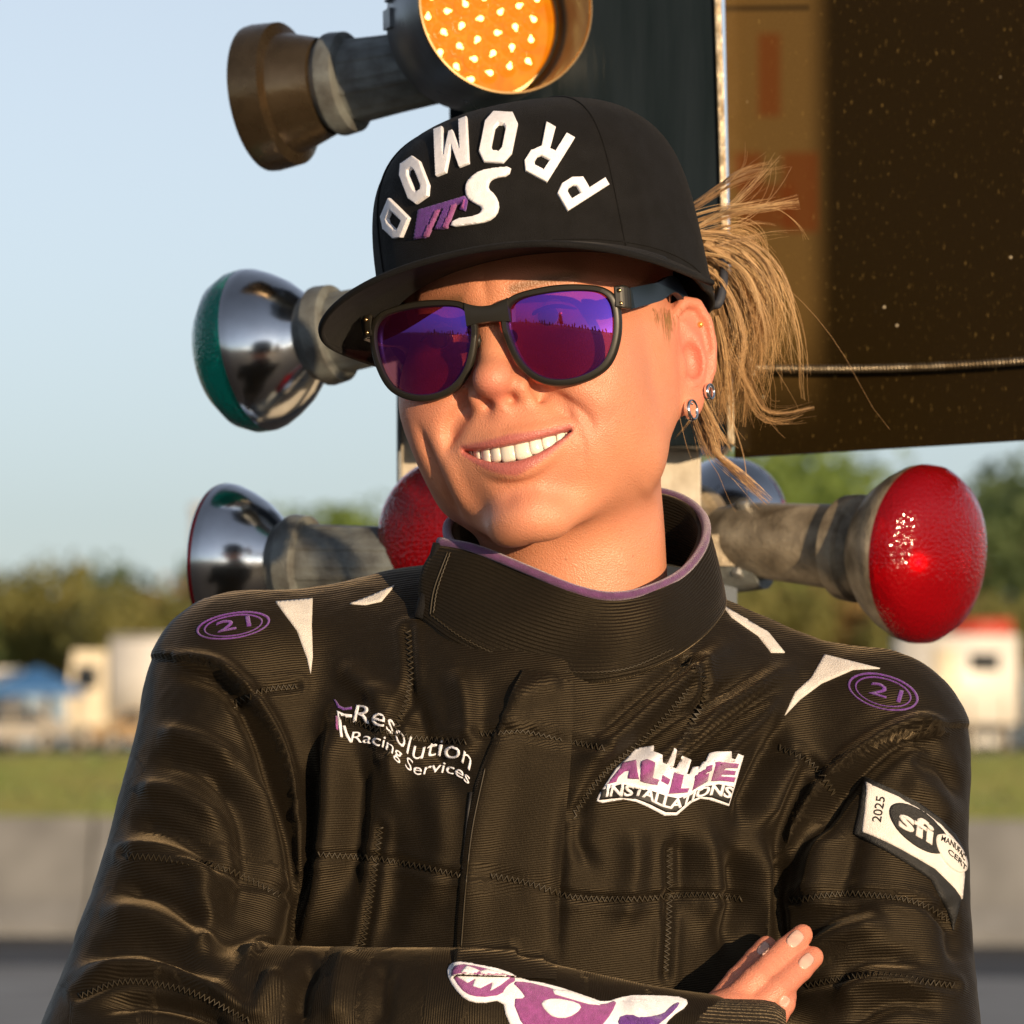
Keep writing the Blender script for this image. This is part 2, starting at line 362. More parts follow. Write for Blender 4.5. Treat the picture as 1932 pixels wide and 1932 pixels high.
def lens_mat(name, c, tint):
    """coloured pressed glass: lets tinted light through to the reflector, dimpled and glossy"""
    m = bpy.data.materials.new(name); m.use_nodes = True; N = m.node_tree.nodes; L = m.node_tree.links; N.clear()
    out = N.new('ShaderNodeOutputMaterial'); t = N.new('ShaderNodeBsdfTransparent'); t.inputs[0].default_value = (*tint, 1)
    d = N.new('ShaderNodeBsdfDiffuse'); d.inputs[0].default_value = (*c, 1); tl_ = N.new('ShaderNodeBsdfTranslucent'); tl_.inputs[0].default_value = (*c, 1)
    g = N.new('ShaderNodeBsdfGlossy'); g.inputs['Roughness'].default_value = .09; g.inputs[0].default_value = (1, 1, 1, 1)
    tc = N.new('ShaderNodeTexCoord'); v = N.new('ShaderNodeTexVoronoi'); v.inputs['Scale'].default_value = 420; v.inputs['Randomness'].default_value = .85; L.new(tc.outputs['Object'], v.inputs['Vector'])
    bp = N.new('ShaderNodeBump'); bp.inputs['Strength'].default_value = .5; bp.inputs['Distance'].default_value = .0012; L.new(v.outputs[0], bp.inputs['Height'])
    for q in (d, g, tl_): L.new(bp.outputs[0], q.inputs['Normal'])
    m0 = N.new('ShaderNodeMixShader'); m0.inputs[0].default_value = .4; L.new(d.outputs[0], m0.inputs[1]); L.new(tl_.outputs[0], m0.inputs[2])
    m1 = N.new('ShaderNodeMixShader'); m1.inputs[0].default_value = .45; L.new(t.outputs[0], m1.inputs[1]); L.new(m0.outputs[0], m1.inputs[2])
    fr = N.new('ShaderNodeFresnel'); fr.inputs[0].default_value = 1.42; L.new(bp.outputs[0], fr.inputs['Normal'])
    m2 = N.new('ShaderNodeMixShader'); L.new(fr.outputs[0], m2.inputs[0]); L.new(m1.outputs[0], m2.inputs[1]); L.new(g.outputs[0], m2.inputs[2]); L.new(m2.outputs[0], out.inputs[0])
    return m
M_lred = lens_mat('red_glass', (.60, .004, .012), (.85, .012, .03))
M_lgreen = lens_mat('green_glass', (.0, .50, .38), (.05, .9, .68))
M_lip = worn(pmat('brass_lip', (.30, .20, .10), .3, .9), 60, .4)
YT = 0.62
tree = tag(empty('starting_light_tree', (W(1040, 1400, YT).x, YT + .12, 0)), 'drag strip starting light tree with amber, green and red lamps behind the driver', 'start lights')
TO = Vector(tree.location)
class TB(MB):
    def build(s, name, mat, parent=None, smooth=True, sharp=.6):
        par = parent or tree
        s.v = [tuple(Vector(v) - TO) for v in s.v]
        return MB.build(s, name, mat, par, smooth, sharp)

def lamp(px, py, y, axis, dia, lens, back, sock, name, sock_len=.10, shroud=False, ribs=True, bulge=1.0):
    """px,py: where the rim's centre lies; axis points out of the lens"""
    ax = Vector(axis).normalized(); c = W(px, py, y); r = dia / 2
    L = TB()
    if shroud:      # open-backed bronze shroud
        L.lathe([(-.050, r * .50), (-.047, r * .66), (-.026, r * .80), (-.022, r * .82), (-.020, r * .97), (-.004, r * 1.0), (.0, r * .99), (.0, r * .93), (-.016, r * .90), (-.03, r * .70)], c, ax, 64, cap=(True, True))
        lo = L.build(name, back)
    else:
        L.lathe([(-.046, r * .38), (-.041, r * .46), (-.034, r * .62), (-.025, r * .78), (-.015, r * .90), (-.006, r * .98), (-.001, r * 1.0), (.003, r * .985)], c, ax, 64, cap=(True, False))
        lo = L.build(name, back)
        I = TB(); I.lathe([(-.037, r * .10), (-.036, r * .34), (-.029, r * .58), (-.020, r * .75), (-.011, r * .87), (.001, r * .965)], c, ax, 64, cap=(True, False)); I.build('inner_reflector', M_chrome, lo)
        I = TB(); I.lathe([(-.035, .003), (-.022, .006), (-.016, .007), (-.010, .004), (-.0095, .0005)], c, ax, 20); I.build('filament_cup', M_alloy, lo)
    G = TB()
    if shroud: G.lathe([(-.012, r * .90), (-.008, r * .7), (-.003, r * .35), (-.002, r * .05)], c, ax, 64)
    else: G.lathe([(.0, r * 1.0), (.006 * bulge, r * .99), (.013 * bulge, r * .90), (.019 * bulge, r * .70), (.023 * bulge, r * .40), (.0245 * bulge, r * .12), (.0247 * bulge, r * .02)], c, ax, 64, cap=(False, True))
    G.build('lens', lens, lo)
    # socket: flange, neck and fluted body
    s0 = -.050 if shroud else -.043
    F = TB()
    fr = r * (.70 if shroud else .61)
    F.lathe([(s0 - .016, fr * .86), (s0 - .014, fr * .97), (s0 - .005, fr), (s0 - .003, fr * .99), (s0 - .001, fr * .9), (s0 + .006, fr * .82), (s0 + .008, fr * .70)], c, ax, 64)
    fo = F.build('socket_flange', sock, lo)
    B = TB(); br = fr * .80
    def mod(i, th):
        if not ribs: return 1
        t = (th / (2 * math.pi) * 8) % 1
        return 1.035 if abs(t - .5) < .09 else (1 + .012 * (math.sin(th * 40) > 0) if t > .6 else 1.0)
    B.lathe([(s0 - sock_len - .014, br * .70), (s0 - sock_len, br * .82), (s0 - sock_len * .97, br * .86), (s0 - sock_len * .5, br * .93), (s0 - .02, br * .99), (s0 - .012, br)], c, ax, 128, mod=mod)
    B.build('socket_body', sock, lo)
    for k in range(3):
        a = k * 2.1 + .5
        a0 = Vector((0, 0, 1)); a0 = (a0 - ax * a0.dot(ax)).normalized(); b0 = ax.cross(a0)
        p = c + ax * (s0 - sock_len * .88) + (a0 * math.cos(a) + b0 * math.sin(a)) * br * .86
        S = TB(); S.lathe([(0, .0045), (.004, .0045), (.005, .003)], p, (a0 * math.cos(a) + b0 * math.sin(a)), 10); S.build('screw', M_steel, lo)
    return lo
lb = R(24)
def la(beta, slope): return (-math.cos(beta), math.sin(beta), -math.tan(slope))
l1 = lamp(492, 186, YT - .03, la(R(24), R(7)), .094, M_bronze, M_bronze, M_alloy, 'side_lamp', .085, shroud=True)
tag(l1, 'upper side lamp in a dark bronze shroud')
l2 = lamp(487, 660, YT - .03, la(R(25), R(9)), .104, M_lgreen, M_chrome, M_alloy, 'side_lamp', .14, bulge=1.45)
tag(l2, 'silver backed green side lamp')
l3 = lamp(428, 1062, YT - .03, la(R(24), R(-1)), .101, M_lred, M_chrome, M_alloy, 'side_lamp', .15, bulge=.4)
tag(l3, 'silver backed red side lamp in shade')
l4 = lamp(1738, 1045, YT - .08, (math.sin(R(51)), -math.cos(R(51)), -.09), .112, M_lred, M_tanal, M_tanal, 'side_lamp', .10, ribs=False, bulge=1.15)
tag(l4, 'red lamp facing right with dimpled glass')
l5 = lamp(850, 1010, YT - .10, (-.42, -.9, .02), .096, M_lred, M_chrome, M_alloy, 'front_lamp', .13)
tag(l5, 'red front lamp half hidden by the jaw')
l6 = lamp(1372, 985, YT + .22, (.5, .85, .05), .088, M_lred, M_chrome, M_tanal, 'rear_lamp', .06)
tag(l6, 'rear lamp peeping out behind the collar')
# front green lamp hidden behind the cap
l7 = lamp(900, 640, YT - .10, (-.30, -.95, .02), .104, M_lgreen, M_chrome, M_alloy, 'front_lamp', .09)
tag(l7, 'front lamp hidden behind the head')

# clamp and arms joining lamps to post
C = TB(); C.tube([W(1330, 1075, YT + .02), W(1440, 1062, YT + .0)], .017, 16); C.build('lamp_arm', M_alloy)
C = TB(); C.box(W(1352, 1090, YT + .03), (.012, .03, .022)); C.build('clamp', M_gun)
C = TB(); C.box(W(1372, 1040, YT + .01), (.014, .02, .010)); C.build('clamp', M_tanal)

# post and black light box
def slab(name, c4, th, mat, bev=.0015, parent=None):
    """c4: four (px,py,y) corners clockwise from top left"""
    P = [W(*c) for c in c4]; n = (P[1] - P[0]).cross(P[3] - P[0]).normalized()
    if n.y < 0: n = -n
    T = TB(); T.add(P + [p + n * th for p in P], [(0, 1, 2, 3), (7, 6, 5, 4), (0, 4, 5, 1), (1, 5, 6, 2), (2, 6, 7, 3), (3, 7, 4, 0)])
    o = T.build(name, mat, parent, False)
    if bev:
        md = o.modifiers.new('bevel', 'BEVEL'); md.width = bev; md.segments = 2
    return o
slab('post', [(756, 640, YT + .06), (1322, 640, YT + .06), (1328, 4400, YT + .06), (760, 4400, YT + .06)], .07, M_postw)
slab('post_edge', [(748, 640, YT + .05), (757, 640, YT + .05), (761, 4400, YT + .05), (752, 4400, YT + .05)], .09, M_gun)
slab('light_box', [(845, -520, YT + .0), (1332, -520, YT + .0), (1372, 842, YT + .0), (850, 842, YT + .0)], .12, M_black)
slab('box_edge', [(1331, -520, YT - .004), (1345, -520, YT - .004), (1386, 840, YT - .004), (1373, 840, YT - .004)], .128, M_edge, .0008)
F = TB(); F.box((W(1040, 1400, YT).x, YT + .12, .02), (.22, .2, .02)); F.build('foot_plate', M_gun)

# amber lamp ------------------------------------------------------------
aax = Vector((math.sin(R(18)), -math.cos(R(18)), .06)).normalized()
ya = YT - .17; ac = W(953, 8, ya); sca = (ya + 3) * KPX
rv = 172 * sca
V = TB()
V.lathe([(-.085, rv * .80), (-.082, rv * .90), (-.07, rv * .99), (-.05, rv * 1.0), (-.001, rv * 1.0), (0, rv * .992), (-.001, rv * .982), (-.05, rv * .975), (-.058, rv * .95)], ac, aax, 96, cap=(True, False))
am = tag(V.build('amber_lamp', M_gun), 'lit amber lamp in a gunmetal visor')
# bracket rings / notched clips on the visor
a0 = (Vector((0, 0, 1)) - aax * aax.z).normalized(); b0 = aax.cross(a0)
for k, th in enumerate((72, 90)):
    p = ac - aax * .062 + (a0 * math.cos(R(th)) + b0 * math.sin(R(th))) * rv * 1.01
    n_ = (a0 * math.cos(R(th)) + b0 * math.sin(R(th))); Mx = Matrix((aax, n_.cross(aax), n_)).transposed()
    V = TB(); V.box(p, (.007, .006, .0012), Mx); V.build('visor_clip', M_gun, am, False)
V = TB(); V.lathe([(.0005, rv * 1.012), (.0022, rv * 1.004), (.0024, rv * .985), (.0005, rv * .975), (-.001, rv * .985), (-.001, rv * 1.006), (.0005, rv * 1.012)], ac, aax, 96, cap=(False, False)); V.build('visor_lip', M_lip, am)
V = TB(); V.lathe([(-.085, rv * .4), (-.12, rv * .4), (-.20, rv * .3)], ac, aax, 32); V.build('lamp_neck', M_alloy, am)
def emis(name, c, s, base=None):
    m = pmat(name, base or c, .25); b = m.node_tree.nodes['Principled BSDF']
    b.inputs['Emission Color'].default_value = (*c, 1); b.inputs['Emission Strength'].default_value = s
    return m
M_disc = emis('amber_lit_disc', (1.0, .27, .012), .80, (.08, .018, .001)); M_disc.node_tree.nodes['Principled BSDF'].inputs['Specular IOR Level'].default_value = .05
N_, L_, B_ = nodes(M_disc)
tcn = N_.new('ShaderNodeTexCoord'); nz = N_.new('ShaderNodeTexNoise'); nz.inputs['Scale'].default_value = 55; nz.inputs['Detail'].default_value = 3
L_.new(tcn.outputs['Object'], nz.inputs['Vector'])
crp = N_.new('ShaderNodeValToRGB'); crp.color_ramp.elements[0].position = .35; crp.color_ramp.elements[1].position = .7
crp.color_ramp.elements[0].color = (1, .20, .004, 1); crp.color_ramp.elements[1].color = (1, .36, .008, 1)
L_.new(nz.outputs[0], crp.inputs[0]); L_.new(crp.outputs[0], B_.inputs['Emission Color'])
M_bead = emis('amber_bead', (1.0, .30, .012), .62, (.22, .06, .004)); M_bead.node_tree.nodes['Principled BSDF'].inputs['Coat Weight'].default_value = 1
M_core = emis('led_core', (1.0, .74, .22), 4.0)
dr = rv * .90; dc = ac - aax * .055
V = TB(); V.lathe([(-.004, dr), (0, dr), (.002, dr * .985), (.0021, dr * .02)], dc, aax, 96, cap=(True, True)); disc = V.build('led_disc', M_disc, am)
V = TB(); V.lathe([(-.001, dr * .985), (.006, dr * .985), (.006, dr * 1.02), (-.001, dr * 1.02), (-.001, dr * .985)], dc, aax, 96, cap=(False, False)); V.build('retaining_ring', M_lip, am)
# LED beads: shared meshes
bd = MB(); bd.lathe([(0, .0058), (.0006, .0060), (.0012, .0054), (.0012, .0050), (.0028, .0044), (.0043, .0028), (.0050, .0008), (.00505, .0001)], (0, 0, 0), (0, 0, 1), 20)
bme = new_mesh('led_bead', bd.v, bd.f); bme.materials.append(M_bead)
cd = MB()
for (ox, oy, rr) in ((0.0002, .0, .0019), (.0019, .0016, .0008)):
    cd.lathe([(.0042, rr), (.0050, rr * .9), (.0056, rr * .4), (.0057, rr * .05)], (ox, oy, 0), (0, 0, 1), 14)
cme = new_mesh('led_core', cd.v, cd.f); cme.materials.append(M_core)
rotq = aax.to_track_quat('Z', 'Y'); sp = .0130
bi = Matrix.Rotation(.35, 3, 'Z')
for i in range(-5, 6):
    for j in range(-5, 6):
        q = Vector((sp * (i + .5 * (j % 2)), sp * .866 * j, .0)); q = bi @ q
        if q.length > dr - .007: continue
        p = dc + aax * .002 + rotq @ q - TO
        o = bpy.data.objects.new('led_bead', bme); COL.objects.link(o); o.parent = am; o.location = p; o.rotation_euler = (rotq.to_matrix() @ Matrix.Rotation(random.uniform(-3, 3), 3, 'Z')).to_euler()
        o2 = bpy.data.objects.new('led_core', cme); COL.objects.link(o2); o2.parent = am; o2.location = p; o2.rotation_euler = o.rotation_euler

# dark panel on the right ---------------------------------------------------
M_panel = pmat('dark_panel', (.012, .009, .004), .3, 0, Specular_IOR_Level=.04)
def panel_material():
    m = M_panel; N, L, b = nodes(m)
    at = N.new('ShaderNodeAttribute'); at.attribute_name = 'pxy'
    sx = N.new('ShaderNodeSeparateXYZ'); L.new(at.outputs['Vector'], sx.inputs[0])
    def sstep(sock, a, c):
        r = N.new('ShaderNodeMapRange'); r.interpolation_type = 'SMOOTHSTEP'; r.inputs[1].default_value = a; r.inputs[2].default_value = c
        L.new(sock, r.inputs[0]); return r.outputs[0]
    def mul(a, c):
        k = N.new('ShaderNodeMath'); k.operation = 'MULTIPLY'
        for i, s in enumerate((a, c)):
            if isinstance(s, float): k.inputs[i].default_value = s
            else: L.new(s, k.inputs[i])
        return k.outputs[0]
    def mx(f, a, c):
        k = N.new('ShaderNodeMix'); k.data_type = 'RGBA'
        L.new(f, k.inputs[0])
        for i, s in ((6, a), (7, c)):
            if isinstance(s, tuple): k.inputs[i].default_value = (*s, 1)
            else: L.new(s, k.inputs[i])
        return k.outputs[2]
    X, Y = sx.outputs[0], sx.outputs[1]
    def rect(x0, x1, y0, y1, e=13):
        return mul(mul(sstep(X, x0 - e, x0 + e), sstep(X, x1 + e, x1 - e)), mul(sstep(Y, y0 - e, y0 + e), sstep(Y, y1 + e, y1 - e)))
    tan = mul(sstep(X, 1580, 1515), sstep(Y, 840, 560))  # soft tan reflection, painted into the panel colour
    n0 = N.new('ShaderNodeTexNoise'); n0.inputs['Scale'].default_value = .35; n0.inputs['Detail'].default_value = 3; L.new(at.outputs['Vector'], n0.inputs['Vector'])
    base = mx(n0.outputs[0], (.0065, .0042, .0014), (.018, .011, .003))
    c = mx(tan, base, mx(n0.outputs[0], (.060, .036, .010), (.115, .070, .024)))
    for rc in ((1432, 1474, 66, 222), (1386, 1440, 290, 360), (1478, 1546, 290, 440), (1395, 1500, 350, 430), (1400, 1450, 520, 640)):  # red bars of the same painted reflection
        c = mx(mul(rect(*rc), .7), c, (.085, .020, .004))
    c = mx(mul(rect(1350, 1530, 12, 24, 5), .7), c, (.02, .013, .006))
    # flecks of dust and vertical scratches
    mp = N.new('ShaderNodeMapping'); mp.inputs['Scale'].default_value = (.11, .035, 1); L.new(at.outputs['Vector'], mp.inputs[0])
    n1 = N.new('ShaderNodeTexNoise'); n1.inputs['Scale'].default_value = 1.5; n1.inputs['Detail'].default_value = 8; n1.inputs['Roughness'].default_value = .65
    L.new(mp.outputs[0], n1.inputs['Vector'])
    fl = sstep(n1.outputs[0], .60, .72)
    c = mx(mul(fl, .75), c, (.20, .13, .04))
    vo = N.new('ShaderNodeTexVoronoi'); vo.inputs['Scale'].default_value = .0125; L.new(at.outputs['Vector'], vo.inputs['Vector'])
    sp_ = sstep(vo.outputs[0], .036, .018)
    c = mx(mul(sp_, .8), c, (.6, .5, .35))
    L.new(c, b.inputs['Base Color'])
    rr = N.new('ShaderNodeMapRange'); rr.inputs[3].default_value = .18; rr.inputs[4].default_value = .3; L.new(n1.outputs[0], rr.inputs[0]); L.new(rr.outputs[0], b.inputs['Roughness'])
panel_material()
yp = YT + .03
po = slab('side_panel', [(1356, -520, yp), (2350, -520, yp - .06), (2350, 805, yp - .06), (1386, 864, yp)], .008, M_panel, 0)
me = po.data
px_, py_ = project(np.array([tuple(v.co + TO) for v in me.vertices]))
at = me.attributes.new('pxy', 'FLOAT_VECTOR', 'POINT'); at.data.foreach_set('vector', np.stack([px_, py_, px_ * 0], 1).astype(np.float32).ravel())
tag(po, 'dark brown side panel with a painted tan and red reflection')
# coil spring cable across the panel
p0, p1 = W(1428, 694, yp - .016), W(2100, 664, yp - .062); sag = -.004
T = TB(); n = 96 * 12; pts = []
for i in range(n + 1):
    t = i / n; c = p0.lerp(p1, t) + Vector((0, 0, sag * 4 * t * (1 - t))); a = i / 12 * 2 * math.pi
    pts.append(c + Vector((0, math.cos(a), math.sin(a))) * .0020)
T.tube(pts, .00085, 5); T.build('coil_spring', M_edge, sharp=None)
T = TB(); T.box(W(1405, 692, yp - .012), (.006, .008, .006)); T.tube([W(1408, 693, yp - .016), W(1432, 693, yp - .016)], .0018, 8); T.build('spring_hook', M_edge)
# ================================================================== signed-distance modelling
def smin(a, b, k):
    h = np.maximum(k - np.abs(a - b), 0) / k
    return np.minimum(a, b) - h * h * k * .25
def smax(a, b, k): return -smin(-a, -b, k)
def ell(P, c, r):
    q = P - np.asarray(c, np.float32); r = np.asarray(r, np.float32)
    k0 = np.sqrt(((q / r) ** 2).sum(1)) + 1e-9; k1 = np.sqrt(((q / (r * r)) ** 2).sum(1)) + 1e-9
    return k0 * (k0 - 1) / k1
def cap(P, a, b, ra, rb):
    a = np.asarray(a, np.float32); b = np.asarray(b, np.float32); ab = b - a
    t = np.clip(((P - a) @ ab) / (ab @ ab), 0, 1)
    return np.sqrt(((P - a - t[:, None] * ab) ** 2).sum(1)) - (ra + (rb - ra) * t)
def sph(P, c, r): return np.sqrt(((P - np.asarray(c, np.float32)) ** 2).sum(1)) - r
def chain(P, pts, rad, k=None):
    d = None
    for i in range(len(pts) - 1):
        e = cap(P, pts[i], pts[i + 1], rad[i], rad[i + 1])
        d = e if d is None else (np.minimum(d, e) if not k else smin(d, e, k))
    return d
def graded(segs):
    """segs: list of (start, end, step) -> coordinates"""
    out = []
    for a, b, h in segs:
        n = max(1, round((b - a) / h)); out += list(np.linspace(a, b, n, endpoint=False))
    out.append(segs[-1][1]); return np.array(out, np.float32)
def surface_net(f, xs, ys, zs, B=14):
    nx, ny, nz = len(xs), len(ys), len(zs)
    D = np.empty((nx, ny, nz), np.float32)
    bx, by, bz = [list(range(0, n, B)) for n in (nx, ny, nz)]
    blocks = [(i, j, k) for i in bx for j in by for k in bz]
    cen = np.empty((len(blocks), 3), np.float32); rad = np.empty(len(blocks), np.float32)
    for q, (i, j, k) in enumerate(blocks):
        a = np.array([xs[i], ys[j], zs[k]]); b = np.array([xs[min(i + B, nx) - 1], ys[min(j + B, ny) - 1], zs[min(k + B, nz) - 1]])
        cen[q] = (a + b) / 2; rad[q] = np.linalg.norm(b - a) / 2
    fc = f(cen)
    for q, (i, j, k) in enumerate(blocks):
        sl = (slice(i, i + B), slice(j, j + B), slice(k, k + B))
        if abs(fc[q]) > rad[q] * 1.5 + .010: D[sl] = fc[q]; continue
        X, Y, Z = np.meshgrid(xs[sl[0]], ys[sl[1]], zs[sl[2]], indexing='ij')
        D[sl] = f(np.stack([X.ravel(), Y.ravel(), Z.ravel()], 1)).reshape(X.shape)
    ins = D < 0
    cnt = np.zeros((nx - 1, ny - 1, nz - 1), np.int8)
    for a in (0, 1):
        for b in (0, 1):
            for c in (0, 1): cnt += ins[a:nx - 1 + a, b:ny - 1 + b, c:nz - 1 + c]
    I, J, K = np.nonzero((cnt > 0) & (cnt < 8))
    idx = np.full((nx - 1, ny - 1, nz - 1), -1, np.int32); idx[I, J, K] = np.arange(len(I))
    co = [(a, b, c) for a in (0, 1) for b in (0, 1) for c in (0, 1)]
    val = np.stack([D[I + a, J + b, K + c] for a, b, c in co], 1)
    pos = np.stack([np.stack([xs[I + a], ys[J + b], zs[K + c]], 1) for a, b, c in co], 1)
    S = np.zeros((len(I), 3)); n = np.zeros(len(I))
    for p in range(8):
        for q in range(p + 1, 8):
            if sum(abs(co[p][t] - co[q][t]) for t in range(3)) != 1: continue
            m = (val[:, p] < 0) != (val[:, q] < 0)
            t = val[:, p] / np.where(m, val[:, p] - val[:, q], 1)
            S += np.where(m[:, None], pos[:, p] + t[:, None] * (pos[:, q] - pos[:, p]), 0); n += m
    V = S / n[:, None]
    F = []
    def quads(sl0, sl1, ids):
        s0 = ins[sl0]; s1 = ins[sl1]; m = s0 != s1
        q = np.stack([t[m] for t in ids], 1); flip = s0[m]
        ok = (q >= 0).all(1); q = q[ok]; flip = flip[ok]
        q[~flip] = q[~flip][:, ::-1]; F.append(q)
    quads((slice(0, -1), slice(1, -1), slice(1, -1)), (slice(1, None), slice(1, -1), slice(1, -1)),
          [idx[:, :-1, :-1], idx[:, 1:, :-1], idx[:, 1:, 1:], idx[:, :-1, 1:]])
    quads((slice(1, -1), slice(0, -1), slice(1, -1)), (slice(1, -1), slice(1, None), slice(1, -1)),
          [idx[:-1, :, :-1], idx[:-1, :, 1:], idx[1:, :, 1:], idx[1:, :, :-1]])
    quads((slice(1, -1), slice(1, -1), slice(0, -1)), (slice(1, -1), slice(1, -1), slice(1, None)),
          [idx[:-1, :-1, :], idx[1:, :-1, :], idx[1:, 1:, :], idx[:-1, 1:, :]])
    return V, np.vstack(F)
def relax(V, F, it=2, lam=.5):
    n = len(V)
    e = np.vstack([F[:, [0, 1]], F[:, [1, 2]], F[:, [2, 3]], F[:, [3, 0]]])
    for _ in range(it):
        S = np.zeros_like(V); c = np.zeros(n)
        for a, b in ((0, 1), (1, 0)):
            for d in range(3): S[:, d] += np.bincount(e[:, a], V[e[:, b], d], n)
            c += np.bincount(e[:, a], minlength=n)
        V = V + lam * (S / np.maximum(c, 1)[:, None] - V)
    return V
def vnormals(V, F):
    a, b, c, d = [V[F[:, i]] for i in range(4)]
    nf = np.cross(c - a, d - b); N = np.zeros_like(V)
    for i in range(4):
        for k in range(3): N[:, k] += np.bincount(F[:, i], nf[:, k], len(V))
    return N / (np.linalg.norm(N, axis=1)[:, None] + 1e-12)
def bvh_of(V, F): return BVHTree.FromPolygons([tuple(v) for v in V.tolist()], F.tolist())
def bvh_obj(o):
    me = o.data; M = o.matrix_world
    return BVHTree.FromPolygons([M @ v.co for v in me.vertices], [tuple(p.vertices) for p in me.polygons])
def numattr(me, name, arr):
    a = me.attributes.new(name, 'FLOAT', 'POINT'); a.data.foreach_set('value', np.asarray(arr, np.float32))
def vecattr(me, name, arr):
    a = me.attributes.new(name, 'FLOAT_VECTOR', 'POINT'); a.data.foreach_set('vector', np.asarray(arr, np.float32).ravel())
def sstep(x, a, b):
    t = np.clip((x - a) / (b - a), 0, 1); return t * t * (3 - 2 * t)
# ================================================================== the driver: body
# head frame: x to the wearer's left (picture right), y forward out of the face, z up; z = 0 at the nasion
YAW, HP, ROLL = R(18), R(6), R(10.5)
Ry = Matrix.Rotation(-ROLL, 3, 'Y')              # lean in the picture plane
Rp = Matrix.Rotation(HP, 3, 'X')                # see below
# local axes in world before roll: x -> (cos, -sin), forward -> (-sin, -cos)
ex = Vector((math.cos(YAW), -math.sin(YAW), 0)); ef = Vector((-math.sin(YAW), -math.cos(YAW), 0)); ez = Vector((0, 0, 1))
ef, ez = (ef * math.cos(HP) + ez * math.sin(HP)), (ez * math.cos(HP) - ef * math.sin(HP))
HR = Matrix((ex, ef, ez)).transposed()
HR = Matrix.Rotation(-ROLL, 3, 'Y') @ HR
NAS = W(925, 600, 0.005)                         # where the bridge of the nose is
HO = NAS - HR @ Vector((0, .0925, 0))
HRn = np.array(HR); HOn = np.array(HO)
def h2w(p): return HR @ Vector(p) + HO           # metres
def to_head(P): return (P - HOn.astype(np.float32)) @ HRn.astype(np.float32)
def hmm(*p): return h2w(Vector(p) * .001)

